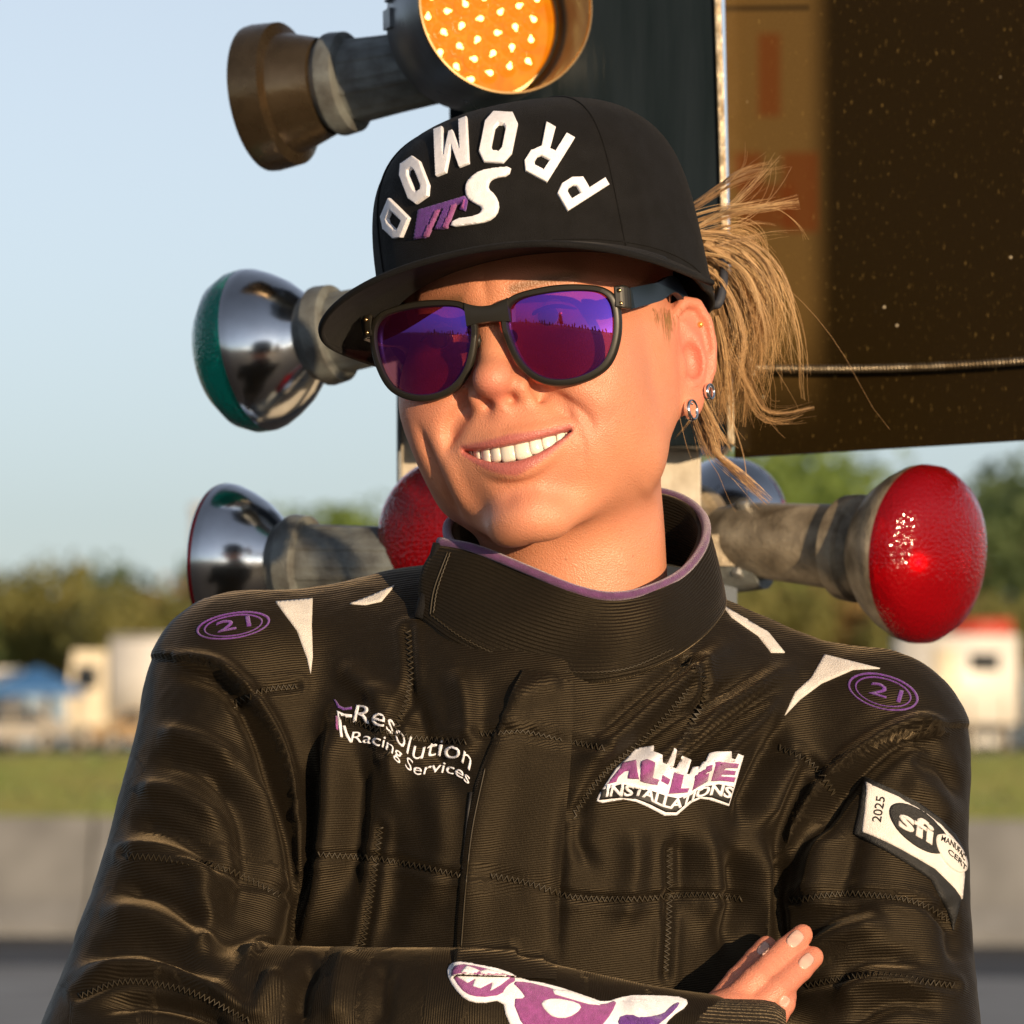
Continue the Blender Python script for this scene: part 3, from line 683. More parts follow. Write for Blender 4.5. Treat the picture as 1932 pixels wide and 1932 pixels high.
MX = 3.5                                         # the smile pulls to one side (mm)
def mouth_curves(x):
    """lower edge of the upper lip and upper edge of the lower lip (mm) at |x|"""
    t = np.clip(np.abs(x - MX) / 31.5, 0, 1.3)
    up = -70.2 + 4.2 * t ** 2 + .5 * t ** 4
    lo = -78.6 + 12.7 * t ** 2
    return up, lo
def arch_y(x):  # how the lips wrap round the teeth
    return 100.5 - 17 * (np.abs(x - MX) / 32.5) ** 2.1
EAR_C = (72.0, -8.0, -24.0)
def head_sdf(Pm):
    """Pm in head frame, millimetres"""
    P = Pm.astype(np.float32).copy()
    P[:, 0] = np.where(P[:, 0] < 0, P[:, 0], P[:, 0])
    A = P.copy(); A[:, 0] = np.abs(A[:, 0])       # mirrored copy
    x, y, z = P[:, 0], P[:, 1], P[:, 2]
    d = ell(P, (0, -2, 38), (73, 90, 78))
    d = smin(d, ell(P, (0, 36, -18), (61, 56, 68)), 20)
    d = smin(d, ell(P, (0, 44, -66), (49, 47, 43)), 24)
    d = smin(d, cap(A, (52, 2, -44), (43, 30, -78), 10, 10), 24)       # jaw angle
    d = smin(d, cap(A, (44, 30, -80), (14, 77, -109), 11, 9.5), 20)     # jaw line
    d = smin(d, ell(P, (0, 84, -108), (15.5, 13.5, 12.5)), 14)             # chin
    d = smin(d, cap(A, (64, 10, -12), (46, 62, -16), 7, 11), 16)       # cheekbone
    d = smin(d, ell(A, (37, 69.5, -38), (24, 21, 20)), 24)
    d = smin(d, ell(A, (49, 36, -48), (13, 30, 34)), 24)               # masseter             # smiling cheek
    d = smin(d, cap(A, (6, 86, 16), (38, 72, 14), 7, 6), 14)           # brow
    d = smin(d, ell(P, (0, 76, -70), (33, 23.5, 24)), 14)              # muzzle
    d = smax(d, -ell(A, (31, 96, -3), (15, 15, 10.5)), 11)             # eye sockets
    d = smin(d, ell(A, (31, 71.5, -3), (15, 13.0, 12)), 3)             # lids and globe
    # nose
    n = cap(P, (0, 83, 4), (0, 101.5, -31), 8.0, 8.4)
    n = smin(n, ell(P, (0, 106, -35.5), (9.8, 9.6, 8.4)), 8)
    n = smin(n, ell(A, (12.8, 93.5, -40.5), (6.6, 8.8, 6.0)), 5)
    n = smin(n, cap(P, (0, 101, -42), (0, 94, -48), 4.6, 4.6), 4)
    d = smin(d, n, 9)
    d = smax(d, -ell(A, (6.4, 100.5, -46.3), (3.3, 5.2, 3.0)), 2.2)    # nostrils
    d = smax(d, -chain(A, [(20.8, 91, -39), (21.3, 89, -45), (18.0, 88.5, -49)], [.8, 1.3, .7]), 4.5)   # wing crease
    # smile folds
    d = smax(d, -chain(A, [(20, 94, -41), (30, 90.5, -53), (36.5, 84, -65), (39, 76, -77)], [1.2, 2.3, 2.5, .8]), 11)
    d = smin(d, ell(A, (37, 62, -66), (13, 17, 20)), 22)               # flesh outside the fold
    d = smax(d, -ell(P, (0, 101.5, -92), (18, 5.0, 4.0)), 9)           # dip under the lower lip
    d = smax(d, -cap(P, (0, 104.5, -53), (0, 104, -63), 1.6, 2.0), 5)  # philtrum
    # lips
    ax_ = np.abs(x - MX); up, lo = mouth_curves(x); ay = arch_y(x)
    t = np.clip(ax_ / 31.5, 0, 1)
    ru = 4.3 * (1 - .55 * t ** 2); rl = 5.2 * (1 - .62 * t ** 2)
    on = np.maximum(ax_ - 31, 0)
    dul = np.sqrt((z - (up + ru * .8)) ** 2 * .85 + (y - (ay - ru * .55)) ** 2 + on ** 2) - ru
    dll = np.sqrt((z - (lo - rl * .8)) ** 2 * .85 + (y - (ay - rl * .75 - .5)) ** 2 + on ** 2) - rl
    d = smin(d, dul, 3.6); d = smin(d, dll, 3.6)
    # open mouth
    mid = (up + lo) / 2; hh = (up - lo) / 2
    op = np.maximum(np.abs(z - mid) - hh, ax_ - 30); op = np.maximum(op * .9, np.maximum(62 - y, y - 130))
    d = smax(d, -op, 1.6)
    d = smin(d, ell(A, (62, 8, -22), (11, 26, 36)), 12)         # in front of and behind the ear
    # ears
    e = ear_sdf(A if False else P, 1); d = smin(d, e, 3.5)
    Q = P.copy(); Q[:, 0] *= -1
    d = smin(d, ear_sdf(Q, -1), 3.5)
    return d
# ear frame: u towards the back of the ear, v up, w out from the head
_eu = Vector((.30, -.92, .10)).normalized(); _ev = Vector((.10, -.16, .98)); _ev = (_ev - _eu * _ev.dot(_eu)).normalized(); _ew = _ev.cross(_eu) * -1
if _ew.x < 0: _ew = -_ew
EB = np.array(Matrix((_eu, _ev, _ew)).transposed(), np.float32)
def ear_sdf(P, side):
    Q = (P - np.array(EAR_C, np.float32)) @ EB
    far = np.sqrt((Q ** 2).sum(1))
    out = far - 38
    m = out < 14
    if not m.any(): return out
    q = Q[m]
    rim = [(-9, -3, 1), (-10, 10, 3), (-7, 22, 4.5), (2, 29, 6.5), (11, 27, 8.5), (16.5, 17, 9.5), (17.5, 4, 9.5), (14.5, -9, 8.5), (9, -19, 6)]
    q2 = q.copy(); q2[:, 2] -= 1.6 + .30 * np.maximum(q[:, 0], -4) + .02 * np.maximum(q[:, 1], 0)
    d = ell(q2, (2.5, 3, 0), (16, 27.5, 3.6))
    d = smin(d, ell(q, (0, -24, 1.5), (9.5, 9.5, 4.0)), 5)                       # lobe
    d = smin(d, ell(q, (-8, -4, -7), (9, 26, 10)), 7)                             # root
    d = smin(d, chain(q, rim, [2.2, 2.6, 3.0, 3.3, 3.3, 3.2, 3.0, 2.8, 2.4]), 2.2)  # helix
    d = smin(d, chain(q, [(0, 18, 4), (7, 8, 6), (8.5, -4, 6.5), (4, -14, 5.5), (-2, -15.5, 4.5)], [2, 2.6, 2.9, 2.6, 2.2]), 3)  # antihelix
    d = smax(d, -ell(q, (1.0, -3.0, 6.4), (6.6, 9.6, 5.6)), 2.0)                 # concha
    d = smax(d, -chain(q, [(-3, 21, 6.2), (6, 22, 8.6), (12.2, 14, 10.0), (12.8, 2, 10.0)], [1.7, 2.4, 2.7, 2.0]), 1.6)  # scapha
    d = smin(d, ell(q, (-7.5, -4.5, 3.5), (3.6, 6.0, 3.6)), 3)                   # tragus
    out = out.copy(); out[m] = d
    return out

# --- skeleton in world (shared by body and suit)
SHL, SHR = W(452, 1312, .085), W(1652, 1412, .10)
ELL, ELR = W(275, 2005, .00), W(1668, 2075, .045)
FL = [ELL, W(520, 1972, -.020), W(900, 1955, -.048), W(1225, 1985, -.052), W(1345, 1960, -.045)]
FR = [ELR, W(1300, 2130, .000), W(800, 2100, -.01), W(520, 1985, -.010)]
NECK0, NECK1 = h2w((0.004, .004, -.060)), W(1096, 1240, .098)
def v3(p): return np.array(tuple(p), np.float32)
# wearer's right hand, lying on the other upper arm
FINGERS = {
 'index': [(1352, 1905, -0.038), (1395, 1850, -0.023), (1428, 1812, -0.007), (1446, 1786, 0.003)],
 'middle': [(1362, 1912, -0.047), (1425, 1850, -0.039), (1482, 1794, -0.019), (1514, 1764, -0.007)],
 'ring': [(1405, 1925, -0.049), (1462, 1872, -0.041), (1508, 1828, -0.023), (1533, 1806, -0.013)],
 'pinky': [(1425, 1945, -0.047), (1462, 1918, -0.042), (1478, 1894, -0.037), (1484, 1880, -0.031)],
 'thumb': [(1345, 1965, -0.030), (1385, 1935, -0.017), (1430, 1905, -0.005)]}
def body_sdf(P):
    P = P.astype(np.float32)
    d = cap(P, v3(NECK0), v3(NECK1), .0495, .050)
    d = smin(d, ell(P, v3(W(1060, 1760, .12)), (.125, .07, .17)), .03)
    d = smin(d, chain(P, [v3(W(1060, 1420, .13)), v3(SHL + Vector((0, .01, -.02)))], [.035, .03]), .02); d = smin(d, chain(P, [v3(W(1060, 1420, .13)), v3(SHR + Vector((0, .01, -.02)))], [.035, .03]), .02)
    for pts, r0 in (([SHL + Vector((0, .01, -.02)), ELL] + FL[1:], (.03, .03, .032, .028, .024, .022)), ([SHR + Vector((0, .01, -.02)), ELR] + FR[1:], (.03, .03, .032, .028, .024))):
        d = smin(d, chain(P, [v3(p) for p in pts], r0), .012)
    m = (P[:, 0] > .06) & (P[:, 2] < 1.30)
    if m.any():
        q = P[m]; h = cap(q, v3(W(1335, 1962, -.045)), v3(W(1385, 1925, -.043)), .017, .017)
        for nm, f in FINGERS.items():
            r0 = (.0082, .0074, .0069, .0059) if nm not in ('pinky', 'thumb') else ((.0075, .0066, .0061, .0054) if nm == 'pinky' else (.010, .0092, .008))
            h = smin(h, chain(q, [v3(W(*p)) for p in f], r0, .0015), .0009)
        dd = d[m]; d = d.copy(); d[m] = smin(dd, h, .006)
    m = (P[:, 0] < -.09) & (P[:, 2] < 1.30)
    if m.any():      # the other hand, tucked under the arm
        q = P[m]; h = cap(q, v3(W(540, 1960, -.010)), v3(W(490, 1935, -.015)), .020, .020)
        for k in range(4): h = smin(h, chain(q, [v3(W(500 - k * 4, 1910 + k * 22, -.020 + k * .004)), v3(W(455 - k * 3, 1905 + k * 22, -.010)), v3(W(425, 1912 + k * 20, .015))], [.0085, .008, .007]), .003)
        dd = d[m]; d = d.copy(); d[m] = smin(dd, h, .006)
    Hh = to_head(P) * 1000
    m = (np.abs(Hh[:, 2] + 10) < 150) & (np.abs(Hh[:, 0]) < 125) & (np.abs(Hh[:, 1] - 10) < 150)
    if m.any():
        hd = head_sdf(Hh[m]) * .001
        dd = d[m]; d = d.copy(); d[m] = smin(dd, hd, .022)
    return d
hx = HO.x; zz = W(0, 1290, .1).z
xs = graded([(-.235, -.155, .004), (-.155, -.085, .0026), (-.085, .135, .00135), (.135, .175, .0016), (.175, .26, .004)])
ys = graded([(-.135, -.04, .0022), (-.04, .165, .00135), (.165, .24, .004)])
zs = graded([(1.13, 1.175, .004), (1.175, 1.245, .0012), (1.245, 1.40, .004), (1.40, 1.665, .00135), (1.665, 1.80, .005)])
BV, BF = surface_net(body_sdf, xs, ys, zs)
BV = relax(BV, BF, 1, .45)
# creases of the smile, laid as strokes (px, width px, depth mm)
BN = vnormals(BV, BF); QX, QY = project(BV); fr_ = np.clip(-BN[:, 1] * 2 + .3, 0, 1) * (BV[:, 2] > 1.44)
for pts, wd, amp in ([(788, 800), (815, 868), (842, 930), (880, 1000)], 6.5, -3.0), ([(812, 800), (842, 868), (868, 930), (900, 985)], 15, 1.9), ([(770, 790), (796, 880), (828, 950)], 12, .9), ([(868, 770), (850, 805), (842, 840)], 12, -1.2), \
    ([(1020, 738), (1068, 757), (1108, 786), (1124, 828)], 10, -2.0), ([(1050, 716), (1112, 738), (1158, 785)], 24, 1.7), ([(1086, 806), (1100, 840), (1096, 885)], 8, -.8), ([(1120, 800), (1150, 870), (1130, 940)], 14, -.5), ([(990, 720), (1060, 728), (1130, 705)], 14, -.9), ([(960, 938), (1000, 940), (1040, 928)], 20, .9), ([(1205, 900), (1240, 960), (1250, 1060)], 12, .9), ([(1160, 1040), (1190, 1080), (1200, 1110)], 10, .6):
    C = catmull(pts, 24); best = np.full(len(BV), 1e9); tb = np.zeros(len(BV)); m = (fr_ > 0) & (QX > 700) & (QX < 1300) & (QY > 680) & (QY < 1150); q = np.stack([QX[m], QY[m]], 1); bm_ = np.full(len(q), 1e9); tm2 = np.zeros(len(q))
    for i in range(23):
        a_, ab = C[i], C[i + 1] - C[i]; tt = np.clip(((q - a_) @ ab) / (ab @ ab + 1e-9), 0, 1); dd_ = np.linalg.norm(q - a_ - tt[:, None] * ab, axis=1); k_ = dd_ < bm_; bm_[k_] = dd_[k_]; tm2[k_] = (i + tt[k_]) / 23
    BV[m] += BN[m] * (amp * .001 * np.exp(-(bm_ / wd) ** 2) * sstep(np.minimum(tm2, 1 - tm2), -.05, .3) * fr_[m])[:, None]
for nm in ('middle', 'ring', 'index'):      # knuckle creases
    f_ = FINGERS[nm]
    for (x0, y0, _), (x1, y1, _) in ((f_[0], f_[2]), (f_[1], f_[3])):
        xm, ym = (x0 + x1) / 2, (y0 + y1) / 2; L_ = math.hypot(x1 - x0, y1 - y0); ux, uy = (x1 - x0) / L_, (y1 - y0) / L_
        for off, amp in ((-9, -.45), (0, -.55), (9, -.45), (-4.5, .3), (4.5, .3)):
            m = (BV[:, 2] < 1.28) & (np.hypot(QX - xm, QY - ym) < 40) & (BN[:, 1] < 0)
            a_ = (QX[m] - xm) * ux + (QY[m] - ym) * uy - off; c_ = -(QX[m] - xm) * uy + (QY[m] - ym) * ux
            BV[m] += BN[m] * (amp * .001 * np.exp(-(a_ / 4.0) ** 2) * np.exp(-(c_ / 20) ** 2))[:, None]
body_me = new_mesh('person', BV, BF)
# skin colouring attributes (real colour of the skin, in the head frame)
Hm = to_head(BV) * 1000
x_, y_, z_ = Hm.T; up, lo = mouth_curves(x_); xq = np.abs(x_ - MX); t = np.clip(xq / 31.5, 0, 1)
lipu = sstep(z_, up + 7.0 - 4.0 * t, up + 4.4 - 3.0 * t) * (z_ > (up + lo) / 2); lipl = sstep(z_, lo - 9.6 + 7 * t, lo - 7.0 + 5.6 * t) * (z_ <= (up + lo) / 2)
lip = (lipu + lipl) * sstep(xq, 32.5, 29.5) * sstep(y_, 72, 80) * sstep(z_, -96, -92)
def gb(c, s): return np.exp(-(((Hm - np.array(c)) / np.array(s)) ** 2).sum(1))
blush = .9 * gb((0, 108, -42), (12, 14, 12)) + .55 * gb((40, 68, -34), (24, 30, 20)) + .55 * gb((-40, 68, -34), (24, 30, 20)) + 1.0 * gb((80, -12, -22), (16, 24, 36)) + .25 * gb((0, 90, -98), (18, 16, 10))
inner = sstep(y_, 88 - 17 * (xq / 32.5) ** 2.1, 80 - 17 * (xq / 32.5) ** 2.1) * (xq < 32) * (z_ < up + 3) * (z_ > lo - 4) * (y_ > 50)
blush = np.clip(blush + .5 * ((BV[:, 2] < 1.27) * 1.0), 0, 1)
brow = np.exp(-((z_ - (12 + .10 * np.abs(x_) - .0028 * (np.abs(x_) - 28) ** 2)) / 3.2) ** 2) * sstep(np.abs(x_), 10, 15) * sstep(np.abs(x_), 52, 44) * (y_ > 50)
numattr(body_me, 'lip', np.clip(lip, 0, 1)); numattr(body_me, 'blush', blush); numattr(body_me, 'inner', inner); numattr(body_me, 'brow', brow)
M_skin = pmat('skin', (.58, .30, .19), .47, 0, Subsurface_Weight=.13, Subsurface_Scale=.006, Specular_IOR_Level=.42)
def skin_nodes():
    N, L, b = nodes(M_skin); b.inputs['Subsurface Radius'].default_value = (1.0, .35, .2)
    tc = N.new('ShaderNodeTexCoord')
    def attr(n):
        a = N.new('ShaderNodeAttribute'); a.attribute_name = n; return a.outputs['Fac']
    def mixc(f, a, c, k=1.0):
        m = N.new('ShaderNodeMix'); m.data_type = 'RGBA'
        if k != 1.0:
            mm = N.new('ShaderNodeMath'); mm.operation = 'MULTIPLY'; mm.inputs[1].default_value = k; L.new(f, mm.inputs[0]); f = mm.outputs[0]
        L.new(f, m.inputs[0])
        for i, s in ((6, a), (7, c)):
            if isinstance(s, tuple): m.inputs[i].default_value = (*s, 1)
            else: L.new(s, m.inputs[i])
        return m.outputs[2]
    n1 = N.new('ShaderNodeTexNoise'); n1.inputs['Scale'].default_value = 60; n1.inputs['Detail'].default_value = 5; L.new(tc.outputs['Object'], n1.inputs['Vector'])
    c = mixc(n1.outputs[0], (.68, .295, .175), (.60, .24, .135))
    n9 = N.new('ShaderNodeTexNoise'); n9.inputs['Scale'].default_value = 22; n9.inputs['Detail'].default_value = 4; L.new(tc.outputs['Object'], n9.inputs['Vector'])
    m9 = N.new('ShaderNodeMapRange'); m9.inputs[1].default_value = .48; m9.inputs[2].default_value = .72; L.new(n9.outputs[0], m9.inputs[0])
    c = mixc(m9.outputs[0], c, (.62, .235, .16), .5)
    c = mixc(attr('blush'), c, (.62, .19, .145), .8)
    vo = N.new('ShaderNodeTexVoronoi'); vo.inputs['Scale'].default_value = 230; L.new(tc.outputs['Object'], vo.inputs['Vector'])
    mr = N.new('ShaderNodeMapRange'); mr.inputs[1].default_value = .22; mr.inputs[2].default_value = .08; L.new(vo.outputs[0], mr.inputs[0])
    n2 = N.new('ShaderNodeTexNoise'); n2.inputs['Scale'].default_value = 45; L.new(tc.outputs['Object'], n2.inputs['Vector'])
    m2 = N.new('ShaderNodeMapRange'); m2.inputs[1].default_value = .56; m2.inputs[2].default_value = .70; L.new(n2.outputs[0], m2.inputs[0])
    mu = N.new('ShaderNodeMath'); mu.operation = 'MULTIPLY'; L.new(mr.outputs[0], mu.inputs[0]); L.new(m2.outputs[0], mu.inputs[1])
    c = mixc(mu.outputs[0], c, (.33, .15, .09), .55)
    c = mixc(attr('lip'), c, (.45, .125, .115), .9)
    c = mixc(attr('brow'), c, (.18, .10, .05), .8)
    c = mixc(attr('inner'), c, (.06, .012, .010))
    L.new(c, b.inputs['Base Color'])
    n3 = N.new('ShaderNodeTexNoise'); n3.inputs['Scale'].default_value = 900; n3.inputs['Detail'].default_value = 3; L.new(tc.outputs['Object'], n3.inputs['Vector'])
    n4 = N.new('ShaderNodeTexVoronoi'); n4.inputs['Scale'].default_value = 1100; L.new(tc.outputs['Object'], n4.inputs['Vector'])
    ad = N.new('ShaderNodeMath'); ad.operation = 'ADD'; L.new(n3.outputs[0], ad.inputs[0]); L.new(n4.outputs[0], ad.inputs[1])
    bp = N.new('ShaderNodeBump'); bp.inputs['Strength'].default_value = .34; bp.inputs['Distance'].default_value = .0008
    L.new(ad.outputs[0], bp.inputs['Height']); L.new(bp.outputs[0], b.inputs['Normal'])
    ro = N.new('ShaderNodeMapRange'); ro.inputs[3].default_value = .33; ro.inputs[4].default_value = .50; L.new(n1.outputs[0], ro.inputs[0]); L.new(ro.outputs[0], b.inputs['Roughness'])
skin_nodes()
person = link('person', body_me, M_skin)
tag(person, 'smiling driver in a black racing suit standing with folded arms', 'person')
BODY_BVH = bvh_of(BV, BF)

# teeth: one row, each tooth its own mesh
M_tooth = pmat('tooth_enamel', (.82, .77, .67), .18, 0, Subsurface_Weight=.15, Subsurface_Scale=.002, Coat_Weight=.4)
M_gum = pmat('gum', (.42, .13, .12), .35)
tw_ = [8.8, 6.9, 7.7, 6.8, 6.4, 5.8]; hgt = [10.6, 9.7, 10.3, 9.0, 8.2, 7.2]
jit = random.Random(5)
teeth = empty('teeth', (0, 0, 0), person)
def tooth(xc, wd, h, side, k):
    xm = xc * side; yy = 97.2 - 16.5 * (abs(xm) / 31) ** 2.1
    slope = -side * 16.5 * 2.1 / 30 * (abs(xm) / 30) ** 1.1
    zt = -67.6 + 3.6 * (abs(xm) / 30) ** 2 + jit.uniform(-.25, .25); zb = zt - h
    bm = bmesh.new(); bmesh.ops.create_cube(bm, size=1.0)
    bmesh.ops.subdivide_edges(bm, edges=bm.edges[:], cuts=4, use_grid_fill=True)
    ang = math.atan(slope); ca, sa = math.cos(ang), math.sin(ang)
    for v in bm.verts:
        a, b_, c = v.co * 2
        n = (abs(a) ** 4.4 + abs(b_) ** 4.4 + abs(c) ** 4.4) ** (1 / 4.4); a, b_, c = a / n, b_ / n, c / n
        tpr = 1 - .10 * (c * .5 + .5) - (.0 if k != 2 else .12 * (c < -.4))
        lx = a * wd / 2 * tpr * 1.09 / max(.5, math.cos(ang)) ** .3; ly = b_ * 3.2 + .8 * (1 - a * a) - .5 * (c < 0) * c * c; lz = c * h / 2
        p = (MX + xm + lx * ca - ly * sa * 0, yy - 3.2 + ly + lx * sa, (zt + zb) / 2 + lz)
        v.co = hmm(*p)
    me = bpy.data.meshes.new('tooth'); bm.to_mesh(me); bm.free()
    me.polygons.foreach_set('use_smooth', np.ones(len(me.polygons), dtype=bool))
    link('tooth', me, M_tooth, teeth)
for side in (-1, 1):
    xc = 0
    for k in range(6):
        tooth(xc + tw_[k] * .46, tw_[k], hgt[k], side, k); xc += tw_[k] * .92 * (1 - .02 * k)
g = MB(); g.tube([hmm(x + MX, 95.0 - 17 * (abs(x) / 30) ** 2.1, -64.8 + 3.6 * (x / 30) ** 2) for x in np.linspace(-29, 29, 21)], .0032, 8); g.build('gum', M_gum, teeth)
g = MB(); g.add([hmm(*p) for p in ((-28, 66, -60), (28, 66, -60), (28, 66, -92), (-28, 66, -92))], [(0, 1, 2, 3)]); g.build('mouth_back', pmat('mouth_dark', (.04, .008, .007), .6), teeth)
# eyes behind the lenses
M_white_eye = pmat('eye_white', (.75, .70, .66), .15); M_iris = pmat('iris', (.12, .22, .30), .1, 0, Coat_Weight=1.0)
M_lash = pmat('lash', (.02, .012, .008), .6)
for s in (-1, 1):
    e = MB(); e.lathe([(-.0108 * math.cos(a), .0108 * math.sin(a)) for a in np.linspace(.05, math.pi - .05, 14)], hmm(s * 31, 74.6, -2.5), HR @ Vector((0, 1, 0)), 24)
    eo = e.build('eye', M_white_eye, person)
    i_ = MB(); i_.lathe([(.0100, .0052), (.0111, .0044), (.0113, .001)], hmm(s * 31 - .6, 74.6, -3.2), HR @ Vector((-.04, 1, -.05)), 20); i_.build('iris', M_iris, eo)
    l = MB(); l.tube([hmm(s * (31 + a * 13.5), 86.2 - 5.5 * a * a, -1.0 + 3.2 * (1 - a * a) - 1.5) for a in np.linspace(-1, 1, 9)], [.0003, .0008, .0010, .0011, .0012, .0012, .0011, .0008, .0003], 5); l.build('lash_line', M_lash, eo)
# ================================================================== projection of flat marks on to surfaces
def chaikin(p, it=1):
    for _ in range(it):
        q = []
        for i in range(len(p)):
            a, b = p[i], p[(i + 1) % len(p)]
            q += [(a[0] * .75 + b[0] * .25, a[1] * .75 + b[1] * .25), (a[0] * .25 + b[0] * .75, a[1] * .25 + b[1] * .75)]
        p = q
    return p
def poly2d(loops):
    """list of (outer, holes...) -> verts, tris in px space"""
    V = []; T = []
    for lp in loops:
        vl = [[Vector((x, y, 0)) for x, y in l] for l in lp]
        flat = [v for l in vl for v in l]; b = len(V)
        V += [(v.x, v.y) for v in flat]; T += [tuple(i + b for i in t) for t in tessellate_polygon(vl)]
    return V, T
def decal(name, V2, T2, bvh, mat, parent, thick=.0006, cell=5.0, lift=.0003, puff=.45, maxd=None):
    """lay a thin shell of outline V2/T2 (picture px of the standing camera) on a surface"""
    bm = bmesh.new(); vs = [bm.verts.new((x, y, 0)) for x, y in V2]
    for t in T2:
        try: bm.faces.new([vs[i] for i in t])
        except ValueError: pass
    bmesh.ops.remove_doubles(bm, verts=bm.verts[:], dist=.02)
    for _ in range(7):
        ee = [e for e in bm.edges if e.calc_length() > cell]
        if not ee: break
        bmesh.ops.subdivide_edges(bm, edges=ee, cuts=1); bmesh.ops.triangulate(bm, faces=[f for f in bm.faces if len(f.verts) > 3])
    bm.verts.ensure_lookup_table()
    P = {}; dep = []
    for v in bm.verts:
        d = ray(v.co.x, v.co.y); h = bvh.ray_cast(CAM, d)
        if h[0] is not None: P[v] = (h[0], h[1] if h[1].dot(d) < 0 else -h[1]); dep.append(h[0].y)
    if not dep: bm.free(); return None
    md = float(np.median(dep)); mx = maxd or .08
    kill = [v for v in bm.verts if v not in P or abs(P[v][0].y - md) > mx]
    bmesh.ops.delete(bm, geom=kill, context='VERTS')
    bnd = {v for e in bm.edges if len(e.link_faces) == 1 for v in e.verts}
    top = [v for v in bm.verts]; idx = {v: i for i, v in enumerate(top)}; n = len(top)
    vv = []; ff = []
    for v in top:
        p, nr = P[v]; h = lift + thick * (puff if v in bnd else 1.0); vv.append(p + nr * h)
    for f in bm.faces:
        q = [idx[v] for v in f.verts]
        a, b, c = [vv[i] for i in q]
        nn = (b - a).cross(c - a)
        if nn.dot(CAM - a) < 0: q = q[::-1]
        ff.append(tuple(q))
    low = {}
    for v in bnd:
        p, nr = P[v]; low[v] = len(vv); vv.append(p - nr * .0006)
    for e in bm.edges:
        if len(e.link_faces) == 1:
            a, b = e.verts; ff.append((idx[a], idx[b], low[b], low[a]))
    bm.free()
    me = new_mesh(name, vv, ff)
    bm2 = bmesh.new(); bm2.from_mesh(me); bmesh.ops.recalc_face_normals(bm2, faces=bm2.faces)
    bm2.to_mesh(me); bm2.free()
    return link(name, me, mat, parent)
_fonts = {}
def glyphs(text, offset=0.0, shear=0.0):
    cu = bpy.data.curves.new('t', 'FONT'); cu.body = text; cu.resolution_u = 3; cu.offset = offset; cu.shear = shear; cu.fill_mode = 'FRONT'
    o = bpy.data.objects.new('t', cu); COL.objects.link(o)
    dg = bpy.context.evaluated_depsgraph_get(); dg.update()
    me = o.evaluated_get(dg).to_mesh()
    V = [(v.co.x, v.co.y) for v in me.vertices]; T = []
    for p in me.polygons:
        q = list(p.vertices); T += [(q[0], q[i], q[i + 1]) for i in range(1, len(q) - 1)]
    o.evaluated_get(dg).to_mesh_clear(); bpy.data.objects.remove(o); bpy.data.curves.remove(cu)
    xs_ = [v[0] for v in V]; ys_ = [v[1] for v in V]
    return V, T, (min(xs_), max(xs_), min(ys_), max(ys_))
def path_fn(pts, n=80):
    P = catmull(pts, n); s = np.concatenate([[0], np.cumsum(np.linalg.norm(np.diff(P, axis=0), axis=1))])
    def f(u):
        t = u * s[-1]; x = np.interp(t, s, P[:, 0]); y = np.interp(t, s, P[:, 1])
        t2 = min(t + 1, s[-1]); t1 = max(t - 1, 0)
        dx = np.interp(t2, s, P[:, 0]) - np.interp(t1, s, P[:, 0]); dy = np.interp(t2, s, P[:, 1]) - np.interp(t1, s, P[:, 1])
        l = math.hypot(dx, dy) + 1e-9; return x, y, dx / l, dy / l
    return f
def text_on_path(name, text, pts, height, bvh, mat, parent, offset=0.0, shear=0.0, upv=None, **kw):
    """one mesh per letter along a baseline path given in px"""
    V, T, bb = glyphs(text, offset, shear); f = path_fn(pts); H = .73
    out = []
    for x, y in V:
        px, py, tx, ty = f((x - bb[0]) / (bb[1] - bb[0])); h = (y) / H * height
        ux, uy = upv if upv else (ty, -tx)
        out.append((px + ux * h, py + uy * h))
    return decal(name, out, T, bvh, mat, parent, **kw)

# ================================================================== cap
M_cap = worn(pmat('cap_twill', (.0052, .0048, .0052), .8, 0, Specular_IOR_Level=.25, Sheen_Weight=.02, Sheen_Roughness=.4), 80, .3, bump=.5, bscale=1600)
M_cap_u = worn(pmat('brim_underside', (.016, .013, .012), .8), 80, .3, bump=.4, bscale=1500)
M_thread_w = worn(pmat('white_embroidery', (.88, .88, .95), .55, 0, Sheen_Weight=.3), 300, .12, bump=.3, bscale=1800)
M_thread_p = worn(pmat('purple_embroidery', (.15, .03, .32), .45, 0, Sheen_Weight=.3), 300, .3, bump=.6, bscale=1800)
M_thread_m = worn(pmat('magenta_embroidery', (.34, .07, .30), .45, 0, Sheen_Weight=.3), 300, .3, bump=.6, bscale=1800)
M_thread_k = pmat('black_thread', (.010, .009, .009), .6)
CAPT = Vector((3, -4, 30))        # cap origin in the head frame, mm
def cap_pt(th, t):
    """th: 0 front, +90 wearer's left; t: 0 rim .. 1 top"""
    c, s = math.cos(th), math.sin(th)
    fr = max(0.0, c)
    a, b = 89.5, (104.0 if c > 0 else 97.0)
    rim = -24 * (1 - fr ** .8) if c > 0 else -24 - 6 * (-c)
    H = 96.0
    e1 = 3.9 + .9 * fr ** 1.5 + 1.3 * max(0.0, s) ** 2                     # structured front stands up
    zt = rim + (H - rim) * math.sin(t * math.pi / 2) ** 1.0
    u = math.sin(t * math.pi / 2)
    sc = (1 - u ** e1) ** (1 / 2.7)
    # panels: slightly creased at the seams
    k = 1 - .006 * abs(math.sin(3 * th)) ** .5
    sx = 1.0 - .02 * u
    return Vector((a * sc * s * sx * k, b * sc * c * k - 5 * u * fr, zt))
NT, NH = 120, 40
cap_root_loc = hmm(*(CAPT + Vector((0, 0, 50))))
cap_o = tag(empty('cap', cap_root_loc), 'black cap with white upside-down arched lettering worn by the driver', 'cap')
